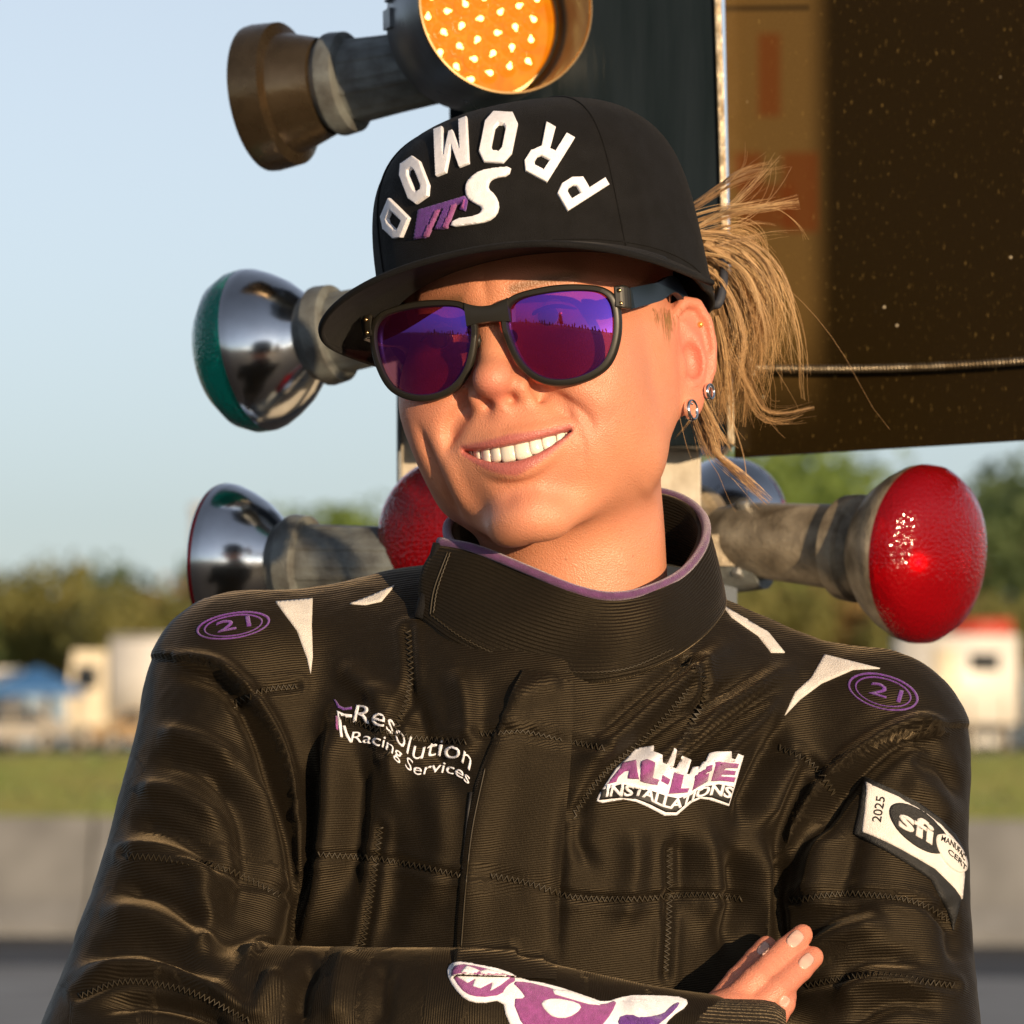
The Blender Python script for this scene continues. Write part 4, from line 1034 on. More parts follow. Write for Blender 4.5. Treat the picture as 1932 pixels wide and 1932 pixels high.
CAPM = Matrix.Rotation(R(-2.0), 3, 'Y')
def capw(v, off=0): return hmm(*(CAPM @ v + CAPT))
vs = []; fs = []
for j in range(NH):
    for i in range(NT):
        vs.append(capw(cap_pt(2 * math.pi * i / NT, min(j / (NH - 1), .9995))))
fs = [(j * NT + i, j * NT + (i + 1) % NT, (j + 1) * NT + (i + 1) % NT, (j + 1) * NT + i) for j in range(NH - 1) for i in range(NT)]
fs.append(tuple((NH - 1) * NT + i for i in range(NT)))
CAP_BVH = BVHTree.FromPolygons(vs, fs)
cme_ = new_mesh('crown', [v - cap_root_loc for v in vs], fs)
crown = link('crown', cme_, M_cap, cap_o); md = crown.modifiers.new('thick', 'SOLIDIFY'); md.thickness = .0022; md.offset = -1
# brim
def brim_pt(u, w_):
    """u -1..1 along the arc, w_ 0 rim .. 1 edge"""
    th = u * R(74)
    p0 = cap_pt(th, 0.0); p0 = p0 * .985
    xo = 97 * math.sin(u * math.pi / 2 * .98) ; yo = 104 * math.cos(R(74)) * .55 + (172 - 104 * math.cos(R(74)) * .55) * math.sqrt(max(0, 1 - (abs(u) ** 2.3)))
    p1 = Vector((xo * 1.0, yo, 0))
    p = p0.lerp(p1, w_)
    out = w_
    p.z = p0.z * (1 - w_) + (-2 - 17 * abs(p.x / 97) ** 2.2) * w_ - 5.5 * w_ ** 1.3
    return p
NU, NW = 61, 16
def brim_sheet(dz, inset=1.0):
    return [capw(brim_pt(-1 + 2 * i / (NU - 1), inset * j / (NW - 1)) + Vector((0, 0, dz))) for j in range(NW) for i in range(NU)]
topv = brim_sheet(1.4); botv = brim_sheet(-1.6); n0 = len(topv)
g = lambda i, j: j * NU + i
f_top = [(g(i, j), g(i, j + 1), g(i + 1, j + 1), g(i + 1, j)) for j in range(NW - 1) for i in range(NU - 1)]
b = MB(); b.add([v - cap_root_loc for v in topv + botv], f_top + [tuple(n0 + k for k in f[::-1]) for f in f_top] +
      [(g(i, NW - 1), n0 + g(i, NW - 1), n0 + g(i + 1, NW - 1), g(i + 1, NW - 1)) for i in range(NU - 1)] +
      [(g(i, 0), g(i + 1, 0), n0 + g(i + 1, 0), n0 + g(i, 0)) for i in range(NU - 1)])
brim = b.build('brim', M_cap, cap_o, True, .9)
for q in (.25, .45, .65, .84):
    T = MB(); T.tube([capw(brim_pt(u, q) + Vector((0, 0, 1.55))) - cap_root_loc for u in np.linspace(-.9, .9, 50)], .00035, 5); T.build('brim_stitch', M_thread_k, brim)
T = MB(); T.tube([capw(brim_pt(u, 1.0)) - cap_root_loc for u in np.linspace(-1, 1, 80)], .0019, 7); T.build('brim_binding', M_cap, brim)
# seams of the crown panels, band stitching, button, eyelets
for k in range(6):
    th = R(50 + 0) if k == 0 else R([50, -50, 115, -115, 180, 0][k])
    if k == 5: continue
    T = MB(); T.tube([capw(cap_pt(th + .18 * (1 - math.cos(t * 1.4)) * (-1 if th > 0 else 1) * 0, t) * 1.001) - cap_root_loc for t in np.linspace(.02, .985, 40)], .00075, 5); T.build('panel_seam', M_cap, crown)
T = MB(); T.tube([capw(cap_pt(th, .035) * 1.002) - cap_root_loc for th in np.linspace(-math.pi, math.pi, 120)], .0005, 5); T.build('band_stitch', M_cap, crown)
T = MB(); T.lathe([(0, .007), (.002, .0065), (.0035, .004), (.004, .0005)], capw(Vector((0, 0, 95.5))) - cap_root_loc, HR @ Vector((0, 0, 1)), 20); T.build('button', M_cap, cap_o)

def cz(p): return (p[0] * .5422 + 552.8, p[1] * .5422 + 145.5)      # letter layout measured in a crop
def letter(ch):
    s_ = .24    # stroke
    c = .12
    def fr(x0, x1, y0, y1, c=c): return [(x0 + c, y0), (x1 - c, y0), (x1, y0 + c), (x1, y1 - c), (x1 - c, y1), (x0 + c, y1), (x0, y1 - c), (x0, y0 + c)]
    if ch == 'O': return [[fr(-.5, .5, -.5, .5, .2), fr(-.5 + .34, .5 - .34, -.5 + .23, .5 - .23, .08)]]
    if ch == 'D': return [[[(-.5, -.5), (.25, -.5), (.5, -.25), (.5, .25), (.25, .5), (-.5, .5)], [(-.2, -.25), (.12, -.25), (.2, -.15), (.2, .15), (.12, .25), (-.2, .25)]]]
    if ch == 'P': return [[[(-.5, -.5), (-.18, -.5), (-.18, -.12), (.28, -.12), (.5, .08), (.5, .32), (.28, .5), (-.5, .5)], [(-.18, .08), (.12, .08), (.2, .14), (.2, .25), (.12, .30), (-.18, .30)]]]
    if ch == 'R': return [[[(-.5, -.5), (-.18, -.5), (-.18, -.1), (.0, -.1), (.2, -.5), (.55, -.5), (.28, -.06), (.5, .12), (.5, .34), (.3, .5), (-.5, .5)], [(-.18, .1), (.12, .1), (.2, .16), (.2, .26), (.12, .32), (-.18, .32)]]]
    if ch == 'M': return [[[(-.5, -.5), (-.24, -.5), (-.24, .1), (-.06, -.34), (.06, -.34), (.24, .1), (.24, -.5), (.5, -.5), (.5, .5), (.2, .5), (0, -.02), (-.2, .5), (-.5, .5)]]]
def put_letter(ch, c, U, Rv):
    lo_ = []
    for lp in letter(ch): lo_.append([[(c[0] + x * Rv[0] + y * U[0], c[1] + x * Rv[1] + y * U[1]) for x, y in l] for l in lp])
    V, T = poly2d(lo_)
    o = decal('letter', V, T, CAP_BVH, M_thread_w, crown, thick=.0020, cell=2.3, puff=.4)
    if o: o.location = -cap_root_loc; o['label'] = 'white embroidered letter ' + ch
def sc2(v, k): return (v[0] * k, v[1] * k)
put_letter('P', (1096, 353), sc2((-.84, .54), 92), sc2((-.50, -.87), 50))
put_letter('R', (1032, 290), sc2((-.53, .85), 98), sc2((-.88, -.48), 58))
put_letter('O', (941, 262), sc2((-.20, .98), 94), sc2((-.99, -.05), 62))
put_letter('M', (854, 279), sc2((.05, 1), 86), sc2((-.93, .37), 66))
put_letter('O', (785, 341), sc2((.36, .93), 80), sc2((-.78, .55), 48))
put_letter('D', (747, 417), sc2((.62, .62), 62), sc2((-.36, .86), 56))
def emblem(name, pts, mat, bvh, par, conv=cz, it=1, **kw):
    p = chaikin([conv(q) for q in pts], it) if it else [conv(q) for q in pts]
    V, T = poly2d([[p]]); return decal(name, V, T, bvh, mat, par, **kw)
o = emblem('emblem', [(762, 312), (700, 318), (645, 330), (612, 355), (600, 385), (605, 420), (630, 440), (660, 455), (650, 478), (620, 487), (560, 495), (548, 525), (620, 515), (680, 505), (712, 480), (720, 445), (705, 410), (680, 390), (685, 365), (705, 352), (752, 346)], M_thread_w, CAP_BVH, crown, thick=.002, puff=.35); o.location = -cap_root_loc
o = emblem('emblem', [(440, 462), (600, 414), (611, 425), (602, 468), (582, 462), (588, 440), (562, 449), (530, 530), (496, 531), (524, 461), (505, 467), (464, 560), (425, 566)], M_thread_p, CAP_BVH, crown, it=0, thick=.0018, puff=.35); o.location = -cap_root_loc
for pl in ([(592, 422), (606, 426), (600, 462), (590, 460), (594, 436)], [(560, 444), (574, 440), (540, 528), (526, 528)], [(505, 463), (518, 459), (474, 556), (458, 560)]):
    o = emblem('emblem_line', pl, M_thread_m, CAP_BVH, crown, it=0, thick=.0026, puff=.5); o.location = -cap_root_loc
# ================================================================== sunglasses
GROLL = R(5.2)
GR = Matrix.Rotation(-GROLL + ROLL, 3, 'Y') @ HR
GO = h2w((0.003, .1052, -.0085))
GLo = Vector(GO)
sg = tag(empty('sunglasses', GLo), 'dark sunglasses with purple mirrored lenses on the driver\'s face', 'sunglasses')
def gpt(u, v, dy=0.0):
    """frame plane in mm; wraps back towards the temples and tips inward at the bottom"""
    y = -(u / 70.0) ** 2 * 9.0 + dy + .15 * v
    return GR @ (Vector((u, y, v)) * .001)
def lens_outline(s, grow=0.0, n=72):
    pts = []
    ctrl = [(-27, 11), (-22, 19), (-6, 21.5), (12, 21.5), (24, 19), (28.5, 11), (27, -4), (20, -17), (6, -23), (-9, -22), (-20, -14), (-26, 0)]
    C = catmull(ctrl, n, True)
    for x, z in C:
        l = math.hypot(x, z); pts.append((s * (37.5 + x * (1 + grow / l)), -6 + z * (1 + grow / l)))
    return pts
M_frame = worn(pmat('matte_black_frame', (.020, .018, .014), .42, 0, Coat_Weight=.1), 60, .3)
M_temple = pmat('navy_temple', (.012, .022, .035), .35)
M_gold = pmat('brass_rivet', (.85, .55, .25), .25, 1.0)
M_lens = bpy.data.materials.new('purple_mirror_lens'); M_lens.use_nodes = True
def lens_nodes():
    N = M_lens.node_tree.nodes; L = M_lens.node_tree.links; N.clear()
    out = N.new('ShaderNodeOutputMaterial'); g = N.new('ShaderNodeBsdfGlossy'); g.inputs['Roughness'].default_value = .015; g.inputs['Color'].default_value = (.22, .11, .92, 1)
    t = N.new('ShaderNodeBsdfTransparent'); t.inputs['Color'].default_value = (.52, .14, .13, 1)
    d = N.new('ShaderNodeBsdfDiffuse'); d.inputs['Color'].default_value = (.15, .010, .022, 1)
    m0 = N.new('ShaderNodeMixShader'); m0.inputs[0].default_value = .16; L.new(t.outputs[0], m0.inputs[1]); L.new(d.outputs[0], m0.inputs[2])
    m = N.new('ShaderNodeMixShader'); m.inputs[0].default_value = .41; L.new(m0.outputs[0], m.inputs[1]); L.new(g.outputs[0], m.inputs[2])
    L.new(m.outputs[0], out.inputs[0])
lens_nodes()
n = 72
for s in (-1, 1):
    inn = lens_outline(s, 0); out = lens_outline(s, 3.7)
    mid = lens_outline(s, 2.1)
    b = MB(); rings = [(inn, 1.2), (lens_outline(s, .6), 2.3), (lens_outline(s, 2.8), 2.4), (out, 1.4), (out, -1.6), (lens_outline(s, 2.8), -2.4), (lens_outline(s, .6), -2.2), (inn, -1.2)]
    vs = [gpt(u, v, dy) for pl, dy in rings for u, v in pl]; m = len(rings)
    b.add(vs, [(j * n + i, j * n + (i + 1) % n, ((j + 1) % m) * n + (i + 1) % n, ((j + 1) % m) * n + i) for j in range(m) for i in range(n)])
    rim = b.build('rim', M_frame, sg, True, .9)
    # lens: dished grid
    b = MB(); vs = []; NR = 14
    cxl, czl = s * 37.5, -6.0
    for j in range(NR + 1):
        f = j / NR
        for (u, v) in lens_outline(s, .5):
            uu, vv = cxl + (u - cxl) * f, czl + (v - czl) * f
            vs.append(gpt(uu, vv, 3.2 * (1 - ((uu - cxl) / 28) ** 2) + 1.2 * (1 - ((vv - czl) / 22) ** 2) - 2.4))
    b.add(vs, [(j * n + i, j * n + (i + 1) % n, (j + 1) * n + (i + 1) % n, (j + 1) * n + i) for j in range(NR) for i in range(n)])
    lo_ = b.build('lens', M_lens, sg)
    bm = bmesh.new(); bm.from_mesh(lo_.data); bmesh.ops.remove_doubles(bm, verts=bm.verts[:], dist=1e-6); bmesh.ops.recalc_face_normals(bm, faces=bm.faces); bm.to_mesh(lo_.data); bm.free()
    # end piece, rivets and temple
    b = MB(); P = [gpt(s * 64, 12), gpt(s * 70, 11.5, -1), GR @ (Vector((s * 72.5, -14, 10.5)) * .001)]
    e0 = (GR @ Vector((0, 0, 1))) * .0052; nn = (GR @ Vector((0, 1, 0)))
    vs = []
    for p, hh, dd in ((gpt(s * 67.5, 10.9), 6.0, 2.3), (gpt(s * 72.0, 10.8, -.5), 6.2, 2.4), (gpt(s * 74.6, 10.4, -3), 6.1, 2.5)):
        zax = (GR @ Vector((0, 0, 1))) * .001
        vs += [p + zax * hh + nn * dd * .001, p - zax * hh + nn * dd * .001, p - zax * hh - nn * dd * .001, p + zax * hh - nn * dd * .001]
    b.add(vs, [(0, 1, 2, 3), (11, 10, 9, 8)] + [(k * 4 + i, (k + 1) * 4 + i, (k + 1) * 4 + (i + 1) % 4, k * 4 + (i + 1) % 4) for k in range(2) for i in range(4)])
    ep = b.build('end_piece', M_frame, sg, False); md = ep.modifiers.new('b', 'BEVEL'); md.width = .0012; md.segments = 2
    for dv in (3.2, -3.6):
        r_ = MB(); r_.lathe([(0, .0012), (.0007, .0011), (.001, .0004)], gpt(s * 70.8, 10.8 + dv, 2.0), nn, 10); r_.build('rivet', M_gold, ep)
    b = MB(); vs = []
    ear = (HR @ Vector((s * .0785, .004, .012))) + HO - GLo; earz = (HR @ Vector((s * .079, -.028, -.012))) + HO - GLo
    start = gpt(s * 74.2, 10.4, -4); path = catmull([tuple(start), tuple(start.lerp(ear, .5) + (GR @ Vector((s * .0015, 0, 0)))), tuple(ear), tuple(earz)], 20)
    hx_ = (HR @ Vector((1, 0, 0)))
    for i, p in enumerate(path):
        f = i / 19; hh = 5.6 - 1.6 * f; tt = 1.7
        zax = (HR @ Vector((0, 0, 1))) * .001 * hh; xx = hx_ * .001 * tt; p = Vector(p)
        vs += [p + zax + xx, p - zax + xx, p - zax - xx, p + zax - xx]
    b.add(vs, [(0, 1, 2, 3), tuple(76 + k for k in (3, 2, 1, 0))] + [(k * 4 + i, (k + 1) * 4 + i, (k + 1) * 4 + (i + 1) % 4, k * 4 + (i + 1) % 4) for k in range(19) for i in range(4)])
    te = b.build('temple', M_temple, sg, True, .5)
# bridge
b = MB(); vs = []
for i, u in enumerate(np.linspace(-12, 12, 15)):
    f = u / 12; zt = 11.0 - 1.0 * (1 - f * f) + 1.0; hb = 4.2 + 2.0 * f * f
    for dv, dy in ((hb, 1.6), (hb * .3, 2.6), (-hb, 1.8), (-hb, -1.8), (hb, -1.8)): vs.append(gpt(u, zt + dv - 3.0, dy + 1.2))
b.add(vs, [(k * 5 + i, (k + 1) * 5 + i, (k + 1) * 5 + (i + 1) % 5, k * 5 + (i + 1) % 5) for k in range(14) for i in range(5)] + [(0, 1, 2, 3, 4), (74, 73, 72, 71, 70)])
b.build('bridge', M_frame, sg, True, .8)
for s in (-1, 1):
    b = MB(); b.lathe([(-.002, .002), (-.001, .0038), (.001, .0038), (.002, .002)], gpt(s * 9.5, -4, -5), GR @ Vector((s * .8, .5, 0)), 14); b.build('nose_pad', M_frame, sg)
# ================================================================== racing suit
TORSO_C = W(1030, 1760, .105)
def px(d): return d / 3578.0
def suit_sdf(P):
    P = P.astype(np.float32)
    d = ell(P, v3(W(1010, 1960, .115)), (.150, .112, .215))
    d = smin(d, ell(P, v3(W(960, 1560, .10)), (.150, .098, .12)), .04)
    d = smin(d, ell(P, v3(W(1075, 1400, .095)), (.125, .082, .085)), .05)
    # yoke from neck to shoulders
    d = smin(d, chain(P, [v3(W(1075, 1270, .12)), v3(W(760, 1262, .115)), v3(W(470, 1300, .095))], [.060, .052, .050]), .035)
    d = smin(d, chain(P, [v3(W(1075, 1275, .12)), v3(W(1390, 1345, .125)), v3(W(1630, 1415, .10))], [.060, .052, .050]), .035)
    # upper arms, elbows
    al = chain(P, [v3(SHL), v3(W(372, 1640, .05)), v3(ELL)], [.0490, .0500, .0560])
    d = smin(d, al, .022)
    ar = chain(P, [v3(SHR), v3(W(1640, 1730, .075)), v3(ELR)], [.0500, .0545, .0560])
    d = smin(d, ar, .020)
    # forearms: the under one first
    d = smin(d, chain(P, [v3(p) for p in FR], [.052, .046, .042, .036]), .010)
    f = chain(P, [v3(p) for p in FL[:4]] + [v3(W(1322, 1988, -.052))], [.056, .052, .0455, .034, .031])
    d = smin(d, f, .010)
    # hollow for neck
    d = smax(d, -cap(P, v3(W(1085, 1000, .105)), v3(W(1088, 1180, .10)), .060, .056), .008)
    return d
xs = graded([(-.27, .285, .0022)]); ys = graded([(-.165, .24, .0023)]); zs = graded([(1.09, 1.50, .0022)])
SV, SF = surface_net(suit_sdf, xs, ys, zs)
SV = relax(SV, SF, 3, .5)
# which limb each vertex belongs to and its coordinate along the knit
def limb_t(pts):
    best = np.full(len(SV), 1e9); tt = np.zeros(len(SV)); acc = 0
    for i in range(len(pts) - 1):
        a, b = v3(pts[i]).astype(float), v3(pts[i + 1]).astype(float); ab = b - a; L = np.linalg.norm(ab)
        t = np.clip(((SV - a) @ ab) / (ab @ ab), -.3, 1.3); d = np.linalg.norm(SV - a - t[:, None] * ab, axis=1)
        m = d < best; best[m] = d[m]; tt[m] = acc + t[m] * L; acc += L
    return best, tt
bL, tL = limb_t([SHL, W(345, 1640, .05), ELL]); bR, tR = limb_t([SHR, W(1640, 1730, .075), ELR])
bF, tF = limb_t(FL); bG, tG = limb_t(FR)
SN = vnormals(SV, SF)
PX, PY = project(SV)
sel = np.argmin(np.stack([np.full(len(SV), .062), bL, bR, bF, bG]), 0)
# armhole lines split sleeve from body (px space, as in the picture)
armL = catmull([(318, 1238), (420, 1268), (500, 1370), (548, 1490), (565, 1640), (548, 1780), (500, 1860)], 80)
armR = catmull([(1795, 1385), (1720, 1370), (1600, 1440), (1520, 1530), (1450, 1660), (1435, 1780), (1420, 1900)], 80)
inL = (PX < np.interp(PY, armL[:, 1], armL[:, 0])) & (PY > 1238); inR = (PX > np.interp(PY, armR[:, 1][np.argsort(armR[:, 1])], armR[:, 0][np.argsort(armR[:, 1])])) & (PY > 1370)
rib = SV[:, 2].copy() - .12 * SV[:, 0]
rib = np.where(inL, tL, rib); rib = np.where(inR, tR, rib); rib = np.where((sel == 3) & (bF < bL * .95) & (SV[:, 1] < .0), tF, rib)
# ---- folds: (points px, width px, height mm) ridge when positive
FOLDS = [
 # picture-left shoulder and sleeve
 ([(318, 1240), (420, 1262), (505, 1365), (550, 1490), (568, 1620), (560, 1740)], 12, 5.2), ([(330, 1262), (415, 1288), (480, 1370), (522, 1480), (540, 1600)], 13, -5.0),
 ([(640, 1330), (632, 1450), (622, 1580), (600, 1700), (545, 1830)], 20, 5.0), ([(598, 1400), (592, 1520), (585, 1640), (560, 1780)], 12, -5.0), ([(680, 1420), (672, 1560), (655, 1700)], 16, -3.2),
 ([(440, 1440), (500, 1520), (520, 1640), (505, 1760), (450, 1860)], 18, 3.4), ([(390, 1450), (450, 1530), (470, 1640), (440, 1760)], 18, -3.0),
 ([(300, 1380), (380, 1400), (450, 1440)], 14, 3.2), ([(280, 1430), (370, 1450), (440, 1500)], 14, -3.2), ([(262, 1490), (340, 1500), (430, 1560)], 15, 3.4), ([(245, 1550), (330, 1570), (430, 1640)], 15, -3.4),
 ([(225, 1610), (320, 1620), (430, 1690)], 16, 4.2), ([(215, 1670), (310, 1690), (420, 1770)], 14, -4.6), ([(190, 1720), (300, 1740), (420, 1830)], 18, 3.6), ([(150, 1800), (280, 1790), (420, 1870)], 16, -3.0),
 ([(140, 1850), (260, 1830), (400, 1870), (480, 1930)], 16, 4.6), ([(190, 1900), (280, 1885), (380, 1910), (430, 1950)], 12, -5.0), ([(360, 1640), (390, 1740), (370, 1820)], 16, 3.0),
 # front of chest, picture-left panel
 ([(700, 1290), (735, 1400), (740, 1500)], 18, 3.0), ([(770, 1280), (800, 1380), (860, 1480)], 16, -3.2), ([(860, 1260), (880, 1340), (872, 1440)], 18, 3.0), ([(640, 1250), (690, 1300), (760, 1330)], 16, 2.4), ([(820, 1470), (835, 1600), (800, 1720)], 24, 2.4), ([(740, 1560), (745, 1680), (720, 1790)], 22, -2.2),
 # right of chest: folds running from armpit up to collar
 ([(1080, 1470), (1170, 1380), (1260, 1300), (1370, 1220)], 15, 4.4), ([(1120, 1400), (1220, 1310), (1330, 1220)], 11, -3.6), ([(1150, 1500), (1250, 1420), (1370, 1330), (1500, 1260)], 17, 5.0), ([(1180, 1440), (1290, 1350), (1430, 1268)], 12, -4.6),
 ([(1290, 1480), (1380, 1400), (1470, 1320)], 15, 4.4), ([(1240, 1470), (1340, 1390), (1470, 1290)], 10, -4.0), ([(1390, 1560), (1440, 1450), (1480, 1360)], 14, -5.2), ([(1425, 1560), (1470, 1470), (1510, 1410)], 16, 4.2),
 ([(1425, 1570), (1430, 1680), (1440, 1790), (1400, 1880)], 18, 5.4), ([(1385, 1600), (1390, 1700), (1370, 1800)], 15, -4.4), ([(1330, 1560), (1345, 1660), (1330, 1760)], 18, 3.2), ([(1280, 1570), (1285, 1660), (1260, 1740)], 15, -3.0), ([(1200, 1560), (1195, 1660), (1170, 1760)], 20, 2.2), ([(1110, 1500), (1090, 1580), (1120, 1640)], 12, -2.0),
 ([(1475, 1600), (1462, 1700), (1465, 1820)], 12, -5.5),
 # placket
 ([(1000, 1290), (950, 1380), (915, 1480), (890, 1620), (880, 1800)], 26, 1.8), ([(1072, 1480), (1058, 1620), (1050, 1820)], 7, -1.8), ([(960, 1330), (1010, 1300), (1060, 1290)], 14, 1.8),
 # picture-right sleeve
 ([(1795, 1380), (1730, 1362), (1640, 1405), (1560, 1475), (1490, 1580), (1455, 1690)], 11, 5.2), ([(1780, 1420), (1725, 1395), (1650, 1440), (1580, 1510), (1520, 1600)], 12, -5.5),
 ([(1560, 1560), (1540, 1640), (1530, 1720)], 22, 3.4), ([(1620, 1560), (1600, 1640), (1580, 1700)], 16, -2.4), ([(1480, 1790), (1560, 1730), (1660, 1700)], 14, -3.6), ([(1490, 1840), (1570, 1770), (1680, 1740)], 16, 4.0), ([(1560, 1850), (1640, 1810), (1740, 1810)], 14, -3.4), ([(1570, 1895), (1650, 1850), (1760, 1860)], 16, 3.8), ([(1600, 1930), (1690, 1890), (1780, 1900)], 12, -3.0),
 ([(1770, 1700), (1800, 1750), (1815, 1820)], 16, -3.6), ([(1700, 1470), (1760, 1500), (1800, 1560)], 20, 2.4), ([(1720, 1430), (1780, 1450), (1810, 1500)], 10, -3.0),
 # forearm across the front
 ([(600, 1800), (570, 1860), (560, 1940)], 16, -5.0), ([(660, 1795), (640, 1860), (630, 1940)], 16, 3.4), ([(730, 1810), (720, 1870), (715, 1940)], 14, -2.6), ([(530, 1830), (500, 1880), (480, 1940)], 14, 3.6), ([(1180, 1890), (1220, 1930), (1260, 1960)], 14, 2.0)]
disp = np.zeros(len(SV)); front = np.clip(-SN[:, 1] * 2.2 + .35, 0, 1)
isF = (sel == 3) & (bF < .066) & (SV[:, 1] < .01) & (PX > 480)                     # the forearm lying in front
for k, (pts, wd, amp) in enumerate(FOLDS):
    C = catmull(pts, max(8, 5 * len(pts))); lo_, hi_ = C.min(0) - 3 * wd, C.max(0) + 3 * wd
    m = (PX > lo_[0]) & (PX < hi_[0]) & (PY > lo_[1]) & (PY < hi_[1]) & (front > 0)
    if k < len(FOLDS) - 5: m &= ~isF
    if not m.any(): continue
    q = np.stack([PX[m], PY[m]], 1); best = np.full(len(q), 1e9); tb = np.zeros(len(q))
    for i in range(len(C) - 1):
        a, ab = C[i], C[i + 1] - C[i]; t = np.clip(((q - a) @ ab) / (ab @ ab + 1e-9), 0, 1); d = np.linalg.norm(q - a - t[:, None] * ab, axis=1)
        mm = d < best; best[mm] = d[mm]; tb[mm] = (i + t[mm]) / (len(C) - 1)
    tap = np.clip(np.minimum(tb, 1 - tb) * 5, 0, 1); tap = .15 + .85 * tap
    disp[m] += 2.1 * amp * .001 * np.exp(-(best / (wd * 1.25)) ** 2) * tap * front[m]
# soft crumple everywhere
def fbm(P, s, seed):
    out = np.zeros(len(P)); r = np.random.default_rng(seed)
    for o in range(5):
        for _ in range(3):
            d = r.normal(size=3); d /= np.linalg.norm(d); out += np.sin((P @ d) * s * (1.7 ** o) + r.uniform(0, 6.28) + 1.5 * np.sin((P @ r.normal(size=3)) * s * .7 * (1.7 ** o))) / (1.7 ** o)
    return out / 5
crumple = fbm(SV, 42, 3)
disp += .0013 * crumple * (1 - .5 * isF)
disp += .0004 * fbm(SV * np.array([1, 1, .55]), 120, 9) + .00022 * fbm(SV, 330, 21)
for curve, ins in ((armL, inL), (armR, inR)):      # the sleeves are set in below the shoulder caps
    m = (PY > 1220) & (PY < 1800) & ((PX < 640) | (PX > 1380)) & ~isF
    dd = np.full(m.sum(), 1e9); q = np.stack([PX[m], PY[m]], 1)
    for c_ in curve[::2]: dd = np.minimum(dd, np.hypot(q[:, 0] - c_[0], q[:, 1] - c_[1]))
    side = sstep(dd * np.where(ins[m], 1.0, -1.0), -5, 7); fall = sstep(q[:, 1], 1780, 1600)
    disp[m] -= (.0048 * side * np.exp(-dd / 34) - .0012 * (1 - side) * np.exp(-(dd / 9) ** 2)) * fall * (dd < 160)
# quilting: grooves at the seam lines (px)
SEAMS = [[(600, 1612), (720, 1622), (870, 1652)], [(880, 1648), (980, 1664), (1080, 1692), (1200, 1696), (1320, 1688), (1400, 1696)], [(905, 1385), (980, 1382), (1060, 1396), (1140, 1412)], [(640, 1352), (700, 1372), (780, 1392), (880, 1400)],
         [(560, 1295), (500, 1302), (440, 1330)], [(240, 1615), (330, 1622), (430, 1642), (530, 1690)], [(1490, 1700), (1600, 1686), (1720, 1700), (1800, 1740)], [(1262, 1600), (1262, 1720), (1255, 1840)], [(718, 1560), (700, 1690), (680, 1800)], [(1300, 1300), (1230, 1380), (1140, 1460), (1080, 1540)],
         [(1250, 1200), (1330, 1290), (1290, 1400)], [(150, 1880), (240, 1852), (360, 1872), (470, 1926)], [(1520, 1860), (1640, 1840), (1800, 1860)], [(770, 1190), (772, 1300), (730, 1420)], [(1470, 1410), (1530, 1440), (1575, 1500)]]
for pts in SEAMS:
    C = catmull(pts, 30); lo_, hi_ = C.min(0) - 30, C.max(0) + 30
    m = (PX > lo_[0]) & (PX < hi_[0]) & (PY > lo_[1]) & (PY < hi_[1]) & (front > 0) & ~isF
    q = np.stack([PX[m], PY[m]], 1); best = np.full(len(q), 1e9)
    for i in range(len(C) - 1):
        a, ab = C[i], C[i + 1] - C[i]; t = np.clip(((q - a) @ ab) / (ab @ ab + 1e-9), 0, 1); best = np.minimum(best, np.linalg.norm(q - a - t[:, None] * ab, axis=1))
    disp[m] += (-.0024 * np.exp(-(best / 7.5) ** 2) + .0013 * np.exp(-((best - 17) / 8) ** 2)) * front[m]
SV = relax(SV + SN * disp[:, None], SF, 1, .5)
suit_me = new_mesh('racing_suit', SV, SF)
numattr(suit_me, 'rib', rib)
